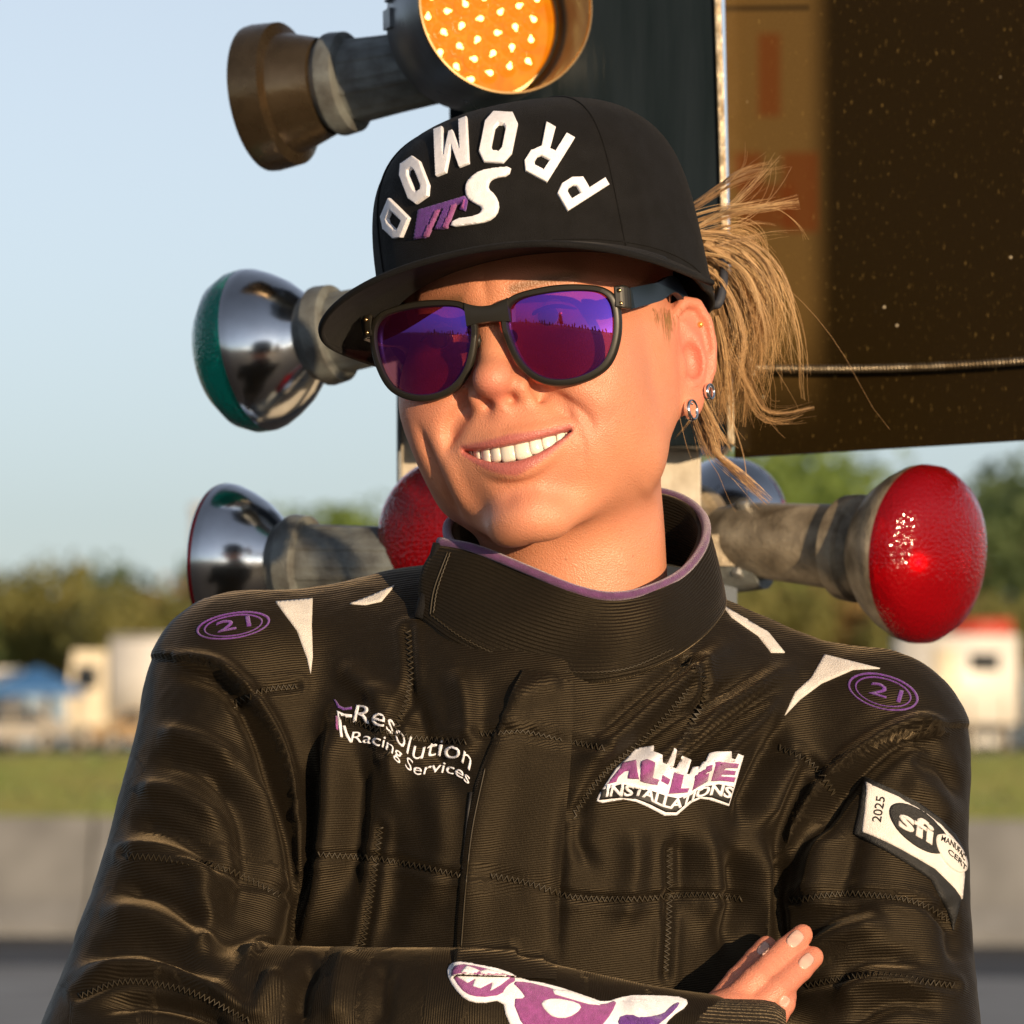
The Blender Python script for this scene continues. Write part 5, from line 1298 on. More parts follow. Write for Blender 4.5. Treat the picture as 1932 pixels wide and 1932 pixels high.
def knit(name, c, rough=.54, period=.00125, strength=.32, sheen=.14):
    m = pmat(name, c, rough, 0, Sheen_Weight=sheen, Sheen_Roughness=.35, Specular_IOR_Level=.27)
    N, L, b = nodes(m); b.inputs['Sheen Tint'].default_value = (1, .78, .5, 1); b.inputs['Specular Tint'].default_value = (1, .80, .52, 1)
    a = N.new('ShaderNodeAttribute'); a.attribute_name = 'rib'
    tc = N.new('ShaderNodeTexCoord'); n = N.new('ShaderNodeTexNoise'); n.inputs['Scale'].default_value = 35; L.new(tc.outputs['Object'], n.inputs['Vector'])
    m0 = N.new('ShaderNodeMath'); m0.operation = 'MULTIPLY_ADD'; m0.inputs[1].default_value = .0016; L.new(n.outputs[0], m0.inputs[0]); L.new(a.outputs['Fac'], m0.inputs[2])
    m1 = N.new('ShaderNodeMath'); m1.operation = 'MULTIPLY'; m1.inputs[1].default_value = 2 * math.pi / period; L.new(m0.outputs[0], m1.inputs[0])
    s = N.new('ShaderNodeMath'); s.operation = 'SINE'; L.new(m1.outputs[0], s.inputs[0])
    n2 = N.new('ShaderNodeTexNoise'); n2.inputs['Scale'].default_value = 1100; n2.inputs['Detail'].default_value = 2; L.new(tc.outputs['Object'], n2.inputs['Vector'])
    ad = N.new('ShaderNodeMath'); ad.operation = 'MULTIPLY_ADD'; ad.inputs[1].default_value = 1.6; L.new(n2.outputs[0], ad.inputs[0]); L.new(s.outputs[0], ad.inputs[2])
    bp = N.new('ShaderNodeBump'); bp.inputs['Strength'].default_value = strength; bp.inputs['Distance'].default_value = .0005
    L.new(ad.outputs[0], bp.inputs['Height']); L.new(bp.outputs[0], b.inputs['Normal'])
    mx = N.new('ShaderNodeMix'); mx.data_type = 'RGBA'; mx.inputs[6].default_value = (*[x * .75 for x in c], 1); mx.inputs[7].default_value = (*[x * 1.35 for x in c], 1)
    n3 = N.new('ShaderNodeTexNoise'); n3.inputs['Scale'].default_value = 260; n3.inputs['Detail'].default_value = 5; L.new(tc.outputs['Object'], n3.inputs['Vector'])
    L.new(n3.outputs[0], mx.inputs[0]); L.new(mx.outputs[2], b.inputs['Base Color'])
    return m
M_suit = knit('black_knit_fabric', (.0072, .0054, .0038))
suit = link('racing_suit', suit_me, M_suit, person)
suit['label'] = 'black quilted racing suit with sponsor embroidery'
SUIT_BVH = bvh_of(SV, SF)

# ---- collar -----------------------------------------------------------------
ctop = [(828, 1022, 0.052), (900, 1037, 0.035), (1000, 1077, 0.022), (1080, 1110, 0.017), (1150, 1125, 0.019), (1220, 1114, 0.031), (1290, 1078, 0.057), (1330, 1020, 0.088), (1322, 968, 0.122), (1262, 932, 0.145), (1150, 922, 0.157), (1010, 932, 0.153), (900, 955, 0.131), (848, 985, 0.097), (852, 1025, 0.069), (905, 1050, 0.045)]
cbot = [(790, 1168, 0.045), (855, 1214, 0.029), (960, 1262, 0.017), (1080, 1287, 0.011), (1180, 1282, 0.013), (1280, 1240, 0.029), (1348, 1175, 0.066), (1372, 1130, 0.103), (1340, 1085, 0.137), (1200, 1060, 0.159), (1080, 1055, 0.168), (960, 1062, 0.162), (860, 1090, 0.137), (805, 1130, 0.097), (820, 1180, 0.060), (890, 1210, 0.042)]
n = 110; A_ = catmull(WA(ctop), n); B_ = catmull(WA(cbot), n); ctr = np.array(tuple(W(1085, 1120, .08)))
NR_ = 16; vs = []; ribv = []
for j in range(NR_):
    f = j / (NR_ - 1)
    for i in range(n):
        p = A_[i] * (1 - f) + B_[i] * f; rad = p - ctr; rad[2] = 0; rad /= np.linalg.norm(rad)
        u = i / n
        bul = .0025 * math.sin(f * math.pi) + .0014 * math.sin(u * 40 + f * 5) + .0026 * math.sin(u * 17 + 2) * math.sin(f * 3) + .0020 * math.exp(-((f - .90) / .05) ** 2) - .0014 * math.exp(-((f - .84) / .025) ** 2)
        vs.append(p + rad * bul); ribv.append(f * .040 + .0005 * math.sin(u * 30))
fs = [(j * n + i, (j + 1) * n + i, (j + 1) * n + i + 1, j * n + i + 1) for j in range(NR_ - 1) for i in range(n - 1)]
cm_ = new_mesh('collar', vs, fs); numattr(cm_, 'rib', ribv)
M_collar = knit('collar_rib_fabric', (.0085, .0068, .0050), .55, .0016, .5)
collar = link('collar', cm_, M_collar, suit); md = collar.modifiers.new('s', 'SOLIDIFY'); md.thickness = .006; md.offset = -1
COLLAR_BVH = BVHTree.FromPolygons([Vector(v) for v in vs], fs)
M_pipe = worn(pmat('purple_piping', (.13, .030, .145), .6, 0, Sheen_Weight=.5), 200, .35, bump=.5, bscale=1500)
T = MB(); T.tube([Vector(p) for p in A_], .0026, 8); T.build('piping', M_pipe, collar)
T = MB(); lin = [Vector(A_[i] - np.array([0, 0, .002]) + (ctr - A_[i]) * np.array([.06, .06, 0])) for i in range(n)]
# stitched edge of the collar tab
def stitch_line(pts, bvh, parent, zig=0.0, name='stitching', r=.00045, step=4.0, mat=None):
    C = catmull(pts, 200); s = np.concatenate([[0], np.cumsum(np.linalg.norm(np.diff(C, axis=0), axis=1))]); L = s[-1]; k = max(4, int(L / step)); out = []
    for i in range(k + 1):
        t = i / k * L; x, y = np.interp(t, s, C[:, 0]), np.interp(t, s, C[:, 1]); x2, y2 = np.interp(min(t + 1, L), s, C[:, 0]), np.interp(min(t + 1, L), s, C[:, 1])
        dx, dy = x2 - x, y2 - y; l = math.hypot(dx, dy) + 1e-6
        if l < 1e-3: dx, dy, l = 1, 0, 1
        o = zig * (1 if i % 2 else -1); h = bvh.ray_cast(CAM, ray(x - dy / l * o, y + dx / l * o))
        if h[0] is not None: out.append(h[0] + (h[1] if h[1].dot(CAM - h[0]) > 0 else -h[1]) * .0003)
    if len(out) < 2: return
    runs = [[out[0]]]
    for p in out[1:]:
        if (p - runs[-1][-1]).length > .02: runs.append([p])
        else: runs[-1].append(p)
    for q in runs:
        if len(q) > 2:
            T = MB(); T.tube(q, r, 4); T.build(name, mat or M_stitch, parent)
M_stitch = pmat('dark_gold_thread', (.034, .025, .012), .55)
for pts in SEAMS: stitch_line(pts, SUIT_BVH, suit, 6.0, r=.0006, step=5)
T = MB(); T.tube([Vector(A_[0] * (1 - f) + B_[0] * f) + Vector((0, -.0005, 0)) for f in np.linspace(.03, .99, 14)], .0030, 8); T.build('tab_edge', M_cap, collar)
stitch_line([(845, 1042), (820, 1110), (812, 1160)], COLLAR_BVH, collar); stitch_line([(850, 1042), (826, 1110), (818, 1158)], COLLAR_BVH, collar, .8)
stitch_line([(812, 1160), (880, 1208), (980, 1250), (1080, 1268), (1180, 1262), (1270, 1225)], COLLAR_BVH, collar, 1.2)
# placket: front flap edge, a raised strip with its own thickness
pl_l = [(985, 1268), (962, 1320), (930, 1395), (902, 1470), (880, 1560), (868, 1660), (858, 1800), (856, 1850)]
pl_r = [(1085, 1290), (1082, 1340), (1078, 1420), (1072, 1500), (1064, 1570), (1058, 1660), (1052, 1800), (1050, 1850)]
Lc, Rc = catmull(pl_l, 44), catmull(pl_r, 44); NXP = 22; vv = []; rb = []; okk = True
for j in range(44):
    for i in range(NXP):
        f = i / (NXP - 1); q = Lc[j] * (1 - f) + Rc[j] * f; h = SUIT_BVH.ray_cast(CAM, ray(*q))
        nr = h[1] if h[1].dot(CAM - h[0]) > 0 else -h[1]
        edge = .0034 * (1 - f) ** .6 + .0004; edge *= (.35 if i == 0 else 1)
        vv.append(h[0] + nr * edge); rb.append(h[0].z - .12 * h[0].x)
bb = len(vv)
for j in range(44):
    h = SUIT_BVH.ray_cast(CAM, ray(Lc[j][0] + .5, Lc[j][1])); vv.append(h[0] + Vector((0, .002, 0))); rb.append(h[0].z)
ff = [(j * NXP + i, (j + 1) * NXP + i, (j + 1) * NXP + i + 1, j * NXP + i + 1) for j in range(43) for i in range(NXP - 1)] + [(bb + j, bb + j + 1, (j + 1) * NXP, j * NXP) for j in range(43)]
pm_ = new_mesh('placket', vv, ff); numattr(pm_, 'rib', rb); placket = link('placket', pm_, M_suit, suit)
PL_BVH = BVHTree.FromPolygons(vv, ff)
stitch_line([(915, 1450), (892, 1560), (880, 1660), (870, 1790)], PL_BVH, placket)
stitch_line([(925, 1652), (990, 1664), (1050, 1684)], PL_BVH, placket, 6, r=.0006, step=5); stitch_line([(935, 1384), (990, 1381), (1060, 1396)], PL_BVH, placket, 4, r=.0006, step=5)
# zip pull edge strip
T = MB(); q = [SUIT_BVH.ray_cast(CAM, ray(x, y))[0] + Vector((0, -.0012, 0)) for x, y in ((889, 1494), (884, 1530), (880, 1570), (873, 1640))]; T.tube(q, .0009, 6); T.build('zip_edge', M_thread_k, suit)
COMB_BVH = BVHTree.FromPolygons([Vector(v) for v in SV.tolist()] + [Vector(v) for v in vv], SF.tolist() + [tuple(i + len(SV) for i in f) for f in ff])

# ---- white shoulder stripes -----------------------------------------------------
M_wcloth = worn(pmat('white_knit', (.70, .66, .62), .7, 0, Sheen_Weight=.3), 120, .15, bump=.5, bscale=1400)
def flat(name, pts, mat, bvh=None, par=None, it=1, **kw):
    p = chaikin(pts, it) if it else pts
    V, T = poly2d([[p]]); return decal(name, V, T, bvh or COMB_BVH, mat, par or suit, **kw)
flat('shoulder_stripe', [(520, 1136), (590, 1130), (588, 1180), (590, 1240), (586, 1272), (578, 1240), (560, 1190)], M_wcloth, it=0, thick=.0008, cell=8)
flat('shoulder_stripe', [(1555, 1236), (1660, 1262), (1610, 1264), (1550, 1290), (1510, 1320), (1480, 1350), (1500, 1306), (1530, 1280)], M_wcloth, it=0, thick=.0008, cell=8)
flat('shoulder_stripe', [(1362, 1142), (1375, 1150), (1450, 1195), (1480, 1232), (1455, 1232), (1430, 1200), (1380, 1165)], M_wcloth, it=0, thick=.0008, cell=8)
flat('shoulder_stripe', [(660, 1140), (700, 1125), (745, 1105), (720, 1135), (690, 1142)], M_wcloth, it=0, thick=.0008, cell=8)
# shoulder emblems: ring with number
def ring_emblem(cx, cy, rx, ry, rot, txt, pts, h):
    def el(k): return [(cx + k * rx * math.cos(a) * math.cos(rot) - k * ry * math.sin(a) * math.sin(rot), cy + k * rx * math.cos(a) * math.sin(rot) + k * ry * math.sin(a) * math.cos(rot)) for a in np.linspace(0, 2 * math.pi, 48, endpoint=False)]
    V, T = poly2d([[el(1.0), el(.94)[::-1]]]); decal('shoulder_emblem', V, T, COMB_BVH, M_thread_p, suit, thick=.0006, cell=6)
    V, T = poly2d([[el(.80), el(.76)[::-1]]]); decal('shoulder_emblem', V, T, COMB_BVH, M_thread_p, suit, thick=.0006, cell=6)
    text_on_path('emblem_number', txt, pts, h, COMB_BVH, M_thread_p, suit, offset=.0, thick=.0007, cell=5)
ring_emblem(440, 1181, 70, 24, R(-9), '21', [(410, 1194), (474, 1181)], 20)
ring_emblem(1666, 1306, 68, 32, R(15), '21', [(1638, 1308), (1698, 1326)], 24)

# ---- chest embroidery ---------------------------------------------------------------
def rz(x, y): return ((x / 3.5127 + 1050) * .5819, (y / 3.5127 + 2200) * .5819)
text_on_path('sponsor_lettering', 'Resolution', [rz(*p) for p in ((330, 500), (500, 510), (680, 560), (800, 680), (930, 840), (1060, 920), (1250, 880), (1400, 900), (1540, 930), (1660, 1050))], 36, COMB_BVH, M_thread_w, suit, offset=-.004, upv=(.22, -.975), thick=.0006, cell=4)
text_on_path('sponsor_lettering', 'Racing Services', [rz(*p) for p in ((300, 730), (420, 730), (560, 750), (700, 800), (860, 930), (960, 1040), (1080, 1100), (1250, 1070), (1400, 1080), (1540, 1120), (1650, 1210))], 22, COMB_BVH, M_thread_w, suit, offset=.0, upv=(.22, -.975), thick=.0006, cell=4)
flat('sponsor_mark', [rz(*p) for p in ((150, 365), (230, 400), (320, 410), (320, 440), (250, 445), (190, 420), (205, 560), (215, 670), (185, 665), (165, 520))], M_thread_w, it=0, cell=6); flat('sponsor_mark', [rz(*p) for p in ((215, 540), (245, 540), (270, 620), (310, 700), (300, 735), (250, 660))], M_thread_w, it=0, cell=6)
flat('sponsor_mark', [rz(*p) for p in ((115, 240), (135, 245), (180, 310), (240, 340), (320, 325), (320, 350), (230, 362), (160, 335))], M_thread_p, it=0, cell=6); flat('sponsor_mark', [rz(*p) for p in ((130, 430), (155, 430), (165, 590), (140, 580))], M_thread_m, it=0, cell=6)
def az(x, y): return ((x / 3.5127 + 1900) * .5819, (y / 3.5127 + 2380) * .5819)
def apoly(name, pts, mat, th, it=0, lift=.0003): return flat(name, [az(*p) for p in pts], mat, it=it, thick=th, cell=6, lift=lift)
apoly('badge_ground', [(120, 760), (150, 690), (340, 400), (480, 270), (560, 170), (640, 160), (775, 140), (765, 205), (870, 240), (865, 320), (920, 345), (1010, 160), (1030, 175), (985, 390), (1030, 400), (1090, 250), (1200, 300), (1150, 455), (1180, 460), (1220, 380), (1285, 375), (1275, 410), (1330, 330), (1360, 325), (1400, 230), (1470, 215), (1650, 195), (1650, 270), (1700, 290), (1735, 225), (1790, 245), (1690, 590), (1620, 820), (1400, 750), (1300, 735), (1200, 780), (1030, 925), (890, 930), (700, 830), (560, 770), (420, 740), (180, 785)], M_thread_w, .0007)
apoly('badge_band', [(150, 745), (185, 640), (400, 570), (560, 580), (720, 640), (900, 705), (1050, 730), (1200, 670), (1340, 585), (1500, 570), (1665, 600), (1610, 790), (1420, 722), (1290, 712), (1180, 755), (1020, 890), (900, 890), (720, 800), (560, 735), (400, 712), (230, 740)], M_thread_k, .0005, lift=.0011)
text_on_path('badge_lettering', 'INSTALLATIONS', [az(*p) for p in ((215, 705), (380, 690), (560, 690), (700, 745), (850, 820), (1000, 850), (1120, 800), (1270, 715), (1450, 690), (1630, 730))], 21, COMB_BVH, M_thread_w, suit, offset=.03, upv=(.25, -.97), lift=.0018, thick=.0004, cell=5)
for L_pts in ([(250, 575), (400, 400), (420, 345), (580, 312), (600, 500), (480, 510), (500, 430), (440, 440), (370, 500), (350, 545)], [(640, 330), (700, 305), (780, 325), (740, 480), (820, 520), (800, 585), (610, 520)], [(855, 470), (960, 530), (930, 585), (840, 540)], [(1010, 450), (1120, 475), (1075, 615), (1170, 610), (1150, 660), (930, 680)], [(1250, 470), (1430, 345), (1420, 395), (1330, 460), (1390, 430), (1370, 520), (1200, 635)], [(1470, 325), (1560, 308), (1725, 335), (1710, 390), (1570, 375), (1550, 400), (1690, 420), (1680, 470), (1530, 455), (1520, 475), (1690, 495), (1670, 550), (1410, 520)]):
    apoly('badge_letter', L_pts, M_thread_m, .0006, lift=.0011)
# ---- sleeve patch ------------------------------------------------------------------
def sz(x, y): return (x * .3976 + 1338.3, y * .3976 + 1163.8)
def spoly(name, pts, mat, th, lift, it=0): return flat(name, [sz(*p) for p in pts], mat, it=it, thick=th, cell=7, lift=lift)
M_patch = worn(pmat('patch_white', (.76, .72, .70), .6), 150, .1, bump=.4, bscale=1500)
M_patchk = worn(pmat('patch_black', (.010, .010, .010), .6), 150, .3, bump=.4, bscale=1500)
spoly('patch_border', [(740, 760), (790, 785), (880, 825), (1000, 885), (1100, 960), (1160, 1030), (1198, 1100), (1205, 1180), (1200, 1280), (1175, 1400), (1155, 1490), (1130, 1400), (1050, 1250), (950, 1180), (850, 1120), (760, 1070), (685, 1030), (715, 900)], M_patchk, .0016, .0004)
spoly('patch_ground', [(752, 795), (800, 815), (900, 860), (1010, 925), (1090, 985), (1150, 1060), (1185, 1130), (1195, 1230), (1185, 1340), (1150, 1290), (1060, 1200), (960, 1140), (860, 1085), (728, 1020), (740, 900)], M_patch, .0006, .0021)
def sell(cx, cy, rx, ry, rot, n=40): return [(cx + rx * math.cos(a) * math.cos(rot) - ry * math.sin(a) * math.sin(rot), cy + rx * math.cos(a) * math.sin(rot) + ry * math.sin(a) * math.cos(rot)) for a in np.linspace(0, 2 * math.pi, n, endpoint=False)]
spoly('patch_oval', sell(985, 1010, 165, 78, R(40)), M_patchk, .0004, .0030)
spoly('patch_oval', sell(1128, 1125, 108, 48, R(58)), M_patch, .0004, .0036)
text_on_path('patch_lettering', 'sfi', [sz(888, 1000), sz(955, 1035), sz(1040, 1088)], 38, COMB_BVH, M_patch, suit, offset=.03, upv=(.10, -.99), lift=.0036, thick=.0003, cell=5)
text_on_path('patch_lettering', '2025', [sz(812, 985), sz(832, 862)], 17, COMB_BVH, M_patchk, suit, offset=.01, lift=.0028, thick=.0003, cell=5)
text_on_path('patch_lettering', 'MANUFAC', [sz(1075, 1070), sz(1130, 1100), sz(1180, 1165)], 12, COMB_BVH, M_patchk, suit, offset=.005, upv=(.15, -.98), lift=.0042, thick=.0003, cell=4)
text_on_path('patch_lettering', 'CERT', [sz(1105, 1130), sz(1150, 1170), sz(1185, 1215)], 10, COMB_BVH, M_patchk, suit, offset=.005, upv=(.15, -.98), lift=.0042, thick=.0003, cell=4)
# ---- forearm patch -----------------------------------------------------------------
def fz(x, y): return (x * .4518 + 756.5, y * .4518 + 1687.5)
def fpoly(name, pts, mat, th, lift, it=1): return flat(name, [fz(*p) for p in pts], mat, it=it, thick=th, cell=7, lift=lift)
fpoly('forearm_badge', [(190, 330), (205, 295), (240, 283), (330, 298), (440, 322), (500, 358), (640, 383), (800, 438), (850, 456), (900, 438), (960, 428), (1100, 430), (1190, 438), (1198, 465), (1130, 510), (1085, 570), (1000, 640), (640, 680), (500, 620), (440, 520), (425, 440), (330, 457), (270, 442), (220, 390)], M_thread_w, .0009, .0004)
fpoly('forearm_badge_field', [(215, 330), (240, 296), (330, 310), (440, 340), (485, 362), (440, 388), (420, 425), (330, 436), (270, 420), (230, 372)], M_thread_m, .0005, .0013)
fpoly('forearm_badge_field', [(460, 372), (520, 372), (640, 402), (800, 452), (840, 468), (905, 446), (880, 500), (830, 560), (760, 640), (600, 640), (510, 560), (460, 440), (520, 440), (500, 410)], M_thread_m, .0005, .0013)
fpoly('forearm_badge_field', [(900, 520), (960, 500), (1010, 520), (1090, 510), (1130, 470), (1165, 455), (1150, 485), (1080, 545), (1000, 600), (920, 580)], M_thread_p, .0005, .0013)
fpoly('forearm_badge_mark', [(235, 352), (275, 308), (310, 320), (330, 330), (360, 322), (410, 335), (460, 352), (415, 385), (370, 410), (380, 375), (330, 400), (300, 390), (310, 360), (280, 378)], M_thread_w, .0004, .0019, 0)
fpoly('forearm_badge_mark', [(580, 455), (640, 440), (740, 460), (752, 485), (700, 520), (640, 520), (600, 490)], M_thread_w, .0004, .0019)
fpoly('forearm_badge_mark', [(630, 405), (700, 412), (800, 450), (830, 470), (780, 466), (690, 440), (640, 425)], M_thread_w, .0004, .0019, 0)
# knitted cuff and fingernails
cuff_m = knit('cuff_rib', (.010, .009, .009), .7, .0026, .9)
cuffp = [W(1235, 1988, -.052), W(1310, 1990, -.054), W(1390, 1994, -.056), W(1475, 2000, -.056)]
T = MB(); C_ = [Vector(p) for p in catmull([tuple(p) for p in cuffp], 14)]; T.tube(C_, [.0335, .033, .0325, .0318, .031, .0304, .030, .0298, .0298, .030, .0302, .0303, .0295, .026], 28)
me = new_mesh('cuff', T.v, T.f); ribc = []
for i, v in enumerate(T.v): ribc.append((i % 28) / 28 * .19)
numattr(me, 'rib', ribc); cuff = link('cuff', me, cuff_m, suit)
M_nail = pmat('fingernail', (.66, .42, .34), .22, 0, Coat_Weight=.5)
for nm, (cx, cy), ang, l, w_ in (('middle', (1500, 1772), R(-45), 34, 12.5), ('ring', (1521, 1814), R(-44), 31, 11.5), ('index', (1440, 1790), R(-50), 26, 9), ('pinky', (1480, 1890), R(-60), 22, 9.5)):
    V, T = poly2d([[[(cx + l * .5 * math.copysign(abs(math.cos(a)) ** .7, math.cos(a)) * math.cos(ang) - w_ * math.copysign(abs(math.sin(a)) ** .7, math.sin(a)) * math.sin(ang), cy + l * .5 * math.copysign(abs(math.cos(a)) ** .7, math.cos(a)) * math.sin(ang) + w_ * math.copysign(abs(math.sin(a)) ** .7, math.sin(a)) * math.cos(ang)) for a in np.linspace(0, 2 * math.pi, 28, endpoint=False)]]])
    decal('fingernail', V, T, BODY_BVH, M_nail, person, thick=.0005, cell=4, lift=.0002, puff=.2)
# ================================================================== hair, earrings, legs
M_hair = pmat('blonde_hair', (.4, .25, .12), .38, 0, Specular_IOR_Level=.6)
N, L, b = nodes(M_hair); a = N.new('ShaderNodeAttribute'); a.attribute_name = 'tone'
rp = N.new('ShaderNodeValToRGB'); rp.color_ramp.elements[0].color = (.15, .08, .03, 1); rp.color_ramp.elements[1].color = (.68, .45, .22, 1)
e = rp.color_ramp.elements.new(.5); e.color = (.42, .24, .10, 1)
L.new(a.outputs['Fac'], rp.inputs[0]); L.new(rp.outputs[0], b.inputs['Base Color'])
HV, HF, HT = [], [], []
def strand(P, r0, r1, tone):
    P = np.asarray(P); m = len(P); b0 = len(HV)
    for i in range(m):
        t = P[min(i + 1, m - 1)] - P[max(i - 1, 0)]; t = t / (np.linalg.norm(t) + 1e-9)
        u = np.cross(t, [0.3, 1, .2]); u /= np.linalg.norm(u) + 1e-9; v = np.cross(t, u); r = r0 + (r1 - r0) * (i / (m - 1)) ** 2
        for k in range(3):
            an = 2.094 * k; HV.append(P[i] + (u * math.cos(an) + v * math.sin(an)) * r); HT.append(tone)
    for i in range(m - 1):
        for k in range(3): HF.append((b0 + i * 3 + k, b0 + i * 3 + (k + 1) % 3, b0 + (i + 1) * 3 + (k + 1) % 3, b0 + (i + 1) * 3 + k))
def bundle(guide, n, s0, s1, tone=.55, r=.00015, y0=.165, y1=.20, dy=.012, curl=1.0, lmin=.6, cl=16):
    G = catmull(guide, 18)
    dG = np.gradient(G, axis=0); nn = np.stack([-dG[:, 1], dG[:, 0]], 1); nn /= np.linalg.norm(nn, axis=1)[:, None] + 1e-9
    N_ = int(n * 1.35) if n > 10 else n; C_ = None
    for k in range(N_):
        if C_ is None or k % cl == 0:
            C_ = (rng.normal(), rng.uniform(0, 6.28), rng.uniform(lmin, 1.0), rng.normal() * 12 * curl, rng.normal() * dy, rng.normal() ** 3 * 7 * curl, tone + rng.normal() * .20)
        loose = rng.random() < .10; j = 1.0 if loose else .13
        o = C_[0] * (0 if loose else 1) + rng.normal() * j; ph = C_[1] + rng.normal() * (3 if loose else .3); ln = np.clip(C_[2] + rng.normal() * .10, .3, 1.0); am = C_[3] * (.5 if loose else 1) + rng.normal() * (14 if loose else 2.5) * curl
        dd = C_[4] + rng.normal() * dy * .3; fl = C_[5] + rng.normal() ** 3 * (9 if loose else 1.5) * curl
        P = []
        for i in range(18):
            t = i / 17 * ln; x = np.interp(t * 17, range(18), G[:, 0]); y = np.interp(t * 17, range(18), G[:, 1])
            q0 = np.interp(t * 17, range(18), nn[:, 0]); q1 = np.interp(t * 17, range(18), nn[:, 1])
            off = o * (s0 * (1 - t) + s1 * t) + am * math.sin(t * 2.8 + ph) * t + fl * t * t * t
            P.append(tuple(W(x + q0 * off, y + q1 * off, y0 + (y1 - y0) * t + dd * (.4 + t))))
        strand(P, r, r * .35, float(np.clip(C_[6] + rng.normal() * .10, 0, 1)))
bundle([(1290, 405), (1355, 361), (1406, 334), (1492, 315)], 50, 5, 7, .62)
bundle([(1383, 345), (1407, 310), (1416, 260)], 3, 3, 5, .6, r=.00012)
bundle([(1290, 428), (1363, 407), (1422, 398), (1508, 384)], 70, 8, 10, .58)
bundle([(1290, 455), (1375, 429), (1430, 443), (1463, 510)], 40, 8, 14, .62)
bundle([(1435, 395), (1469, 398), (1508, 425), (1527, 452)], 3, 3, 4, .7, r=.00012)
bundle([(1300, 458), (1374, 470), (1425, 508), (1449, 570), (1444, 640), (1416, 710)], 240, 12, 18, .62, curl=1.6)
bundle([(1310, 488), (1365, 528), (1399, 590), (1411, 650), (1399, 720), (1372, 785)], 270, 18, 20, .52, curl=1.6)
bundle([(1320, 520), (1350, 590), (1365, 660), (1372, 730), (1364, 800)], 280, 18, 20, .42, curl=1.4)
bundle([(1320, 545), (1363, 610), (1383, 669), (1406, 723), (1438, 780), (1485, 788), (1538, 774)], 50, 18, 6, .55, lmin=.5, r=.00012)
bundle([(1330, 600), (1344, 680), (1348, 760), (1348, 830)], 120, 12, 20, .40, y0=.14, y1=.17)
bundle([(1300, 720), (1325, 780), (1344, 830), (1358, 862)], 120, 14, 22, .5, y0=.12, y1=.13, r=.00014)
bundle([(1318, 770), (1344, 850), (1375, 882), (1405, 912), (1445, 955)], 42, 9, 5, .62, y0=.13, y1=.12, r=.00014, lmin=.7)
bundle([(1378, 790), (1401, 865), (1403, 943), (1384, 997)], 3, 6, 5, .6, y0=.14, y1=.13, r=.00010)
bundle([(1392, 480), (1452, 540), (1470, 610), (1461, 700)], 40, 18, 30, .6, r=.00012, curl=2.2)
bundle([(1374, 600), (1435, 680), (1452, 760), (1426, 830)], 26, 20, 34, .5, r=.00012, curl=2.2)
bundle([(1300, 440), (1380, 405), (1440, 352), (1478, 290)], 14, 8, 22, .68, r=.00011, curl=1.8)
bundle([(1300, 470), (1390, 440), (1460, 430), (1530, 455)], 16, 8, 24, .68, r=.00011, curl=1.8)
# hairline in front of the ear
for k in range(75):
    x0 = float(np.clip(rng.normal(1254, 14), 1215, 1285)); y0_ = 588 + rng.uniform(-8, 14); ln = 62 * math.exp(-((x0 - 1254) / 18) ** 2) * rng.uniform(.3, 1.0)
    P = []
    for i in range(8):
        t = i / 7; h = BODY_BVH.ray_cast(CAM, ray(x0 + t * rng.normal(0, .3) + 4 * t, y0_ + ln * t))
        if h[0] is None: break
        P.append(tuple(h[0] + Vector((0, -.0006, 0))))
    if len(P) > 4: strand(P, .00008, .00003, float(np.clip(.35 + rng.normal() * .12, 0, 1)))
hm_ = new_mesh('hair', np.array(HV), np.array(HF)); numattr(hm_, 'tone', HT)
hair = link('hair', hm_, M_hair, person); tag(hair, 'windblown blonde ponytail behind the ear', kind='stuff')
T = MB(); c = W(1352, 520, .165)
T.tube([c + Vector((.004 * math.cos(t), .012 * math.sin(t), .017 * math.sin(t) + .004 * math.cos(t))) for t in np.linspace(0, 6.28, 24)], .0026, 8, cap=False); T.build('hair_tie', pmat('hair_tie', (.03, .035, .05), .7), person)

# earrings
M_silver = pmat('polished_silver', (.85, .83, .80), .12, 1.0); M_goldp = pmat('polished_gold', (.9, .55, .15), .3, .7)
def hoop(pxy, rad, tr, label, wide):
    h = BODY_BVH.ray_cast(CAM, ray(*pxy)); y = h[0].y if h[0] else .06
    c = W(pxy[0], pxy[1], y) ; o = tag(empty('hoop_earring', c), label, 'earring')
    ax = Vector((.86, -.45, .1)).normalized(); a_ = Vector((0, 0, 1)); a_ = (a_ - ax * a_.dot(ax)).normalized(); b_ = ax.cross(a_)
    n, m = 36, 10; vs = []; cc = -a_ * rad * .62
    for i in range(n):
        th = 2 * math.pi * i / n; rd = a_ * math.cos(th) + b_ * math.sin(th)
        for k in range(m):
            ph = 2 * math.pi * k / m; vs.append(cc + rd * (rad + tr * math.cos(ph)) + ax * wide * tr * math.sin(ph))
    T = MB(); T.add(vs, [(i * m + k, ((i + 1) % n) * m + k, ((i + 1) % n) * m + (k + 1) % m, i * m + (k + 1) % m) for i in range(n) for k in range(m)])
    T.build('hoop', M_silver, o)
    S = MB(); S.lathe([(-.0012, .0007), (.0012, .0007), (.0014, .0003)], (0, 0, 0), ax, 10); S.build('catch', M_silver, o)
hoop((1303, 762), .0052, .0010, 'larger silver hoop earring in the driver\'s ear lobe', 1.9)
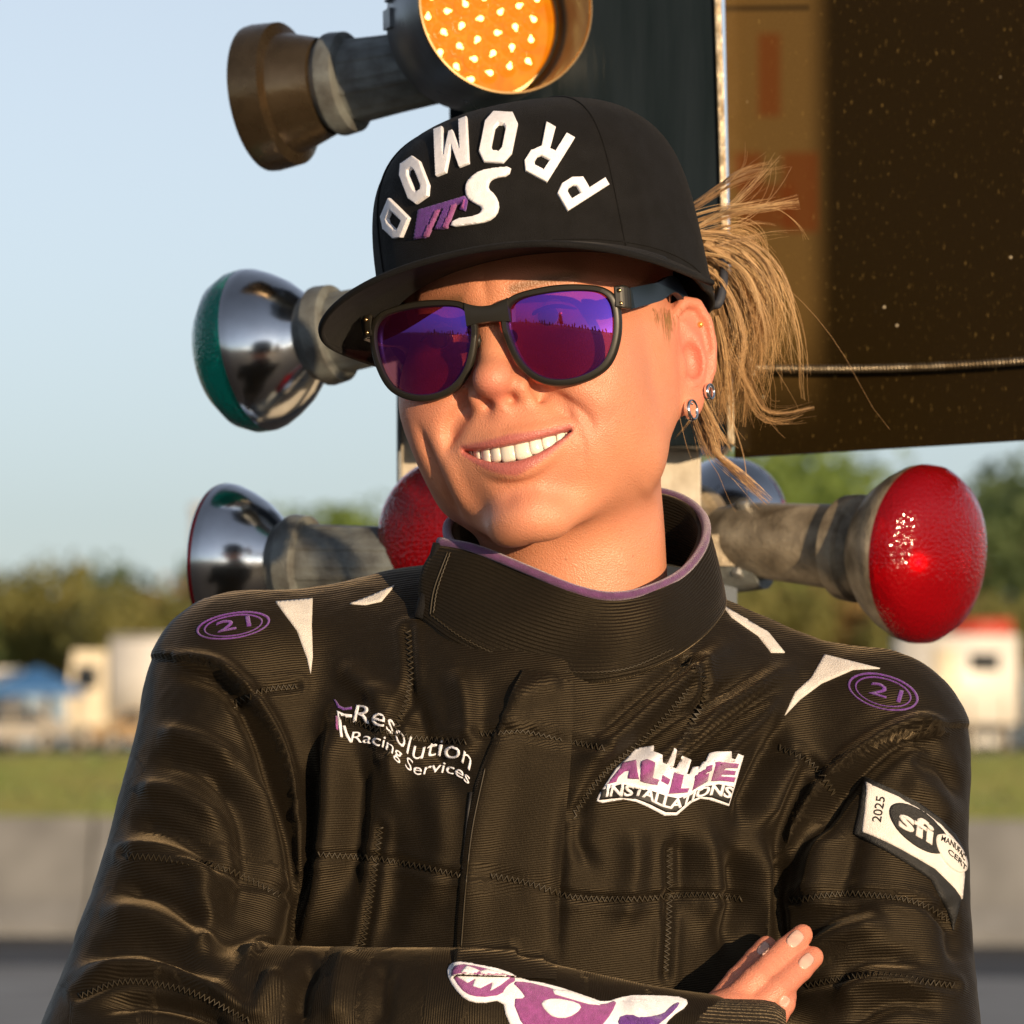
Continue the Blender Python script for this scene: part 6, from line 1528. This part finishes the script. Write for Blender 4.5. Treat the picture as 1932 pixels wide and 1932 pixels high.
hoop((1338, 730), .0040, .0008, 'small silver hoop earring higher on the ear rim', 1.7)
h = BODY_BVH.ray_cast(CAM, ray(1321, 612)); c = h[0] + h[1] * .0006 if h[0] else W(1321, 612, .05)
st = tag(empty('stud_earring', c), 'tiny gold stud high on the ear\'s upper rim', 'earring')
T = MB(); T.lathe([(-.0017 * math.cos(t), .0017 * math.sin(t)) for t in np.linspace(.1, 3.0, 8)], (0, 0, 0), (0, -1, .1), 12); T.build('ball', M_goldp, st)
T = MB(); T.tube([(0, 0, 0), (.0004, .003, 0)], .0004, 6); T.build('pin', M_goldp, st)

# trousers and boots below the picture
HIP = W(1030, 1960, .115); hx0 = HIP.x
def legs_sdf(P):
    P = P.astype(np.float32); d = ell(P, (hx0, .125, 1.00), (.155, .108, .17))
    d = smin(d, cap(P, (hx0, .12, 1.12), (hx0, .12, 1.00), .10, .10), .04)
    for s in (-1, 1): d = smin(d, chain(P, [v3((hx0 + s * .085, .125, .92)), v3((hx0 + s * .10, .115, .52)), v3((hx0 + s * .105, .14, .10))], [.088, .064, .056]), .03)
    return d
V_, F_ = surface_net(legs_sdf, graded([(hx0 - .22, hx0 + .22, .009)]), graded([(-.06, .32, .009)]), graded([(.02, 1.135, .010)]))
V_ = relax(V_, F_, 2); tm_ = new_mesh('suit_trousers', V_, F_); numattr(tm_, 'rib', V_[:, 2]); link('suit_trousers', tm_, M_suit, suit)
def boot_sdf(s):
    def f(P):
        P = P.astype(np.float32); x = hx0 + s * .108
        d = cap(P, (x, .145, .20), (x, .145, .075), .050, .045); d = smin(d, chain(P, [v3((x, .15, .048)), v3((x + s * .012, .03, .040)), v3((x + s * .016, -.04, .034))], [.046, .044, .034]), .03)
        return np.maximum(d, .004 - P[:, 2])
    return f
for s in (-1, 1):
    V_, F_ = surface_net(boot_sdf(s), graded([(hx0 + s * .108 - .08, hx0 + s * .108 + .08, .006)]), graded([(-.09, .22, .006)]), graded([(-.006, .26, .006)]))
    link('boot', new_mesh('boot', relax(V_, F_, 1), F_), M_cap, person)
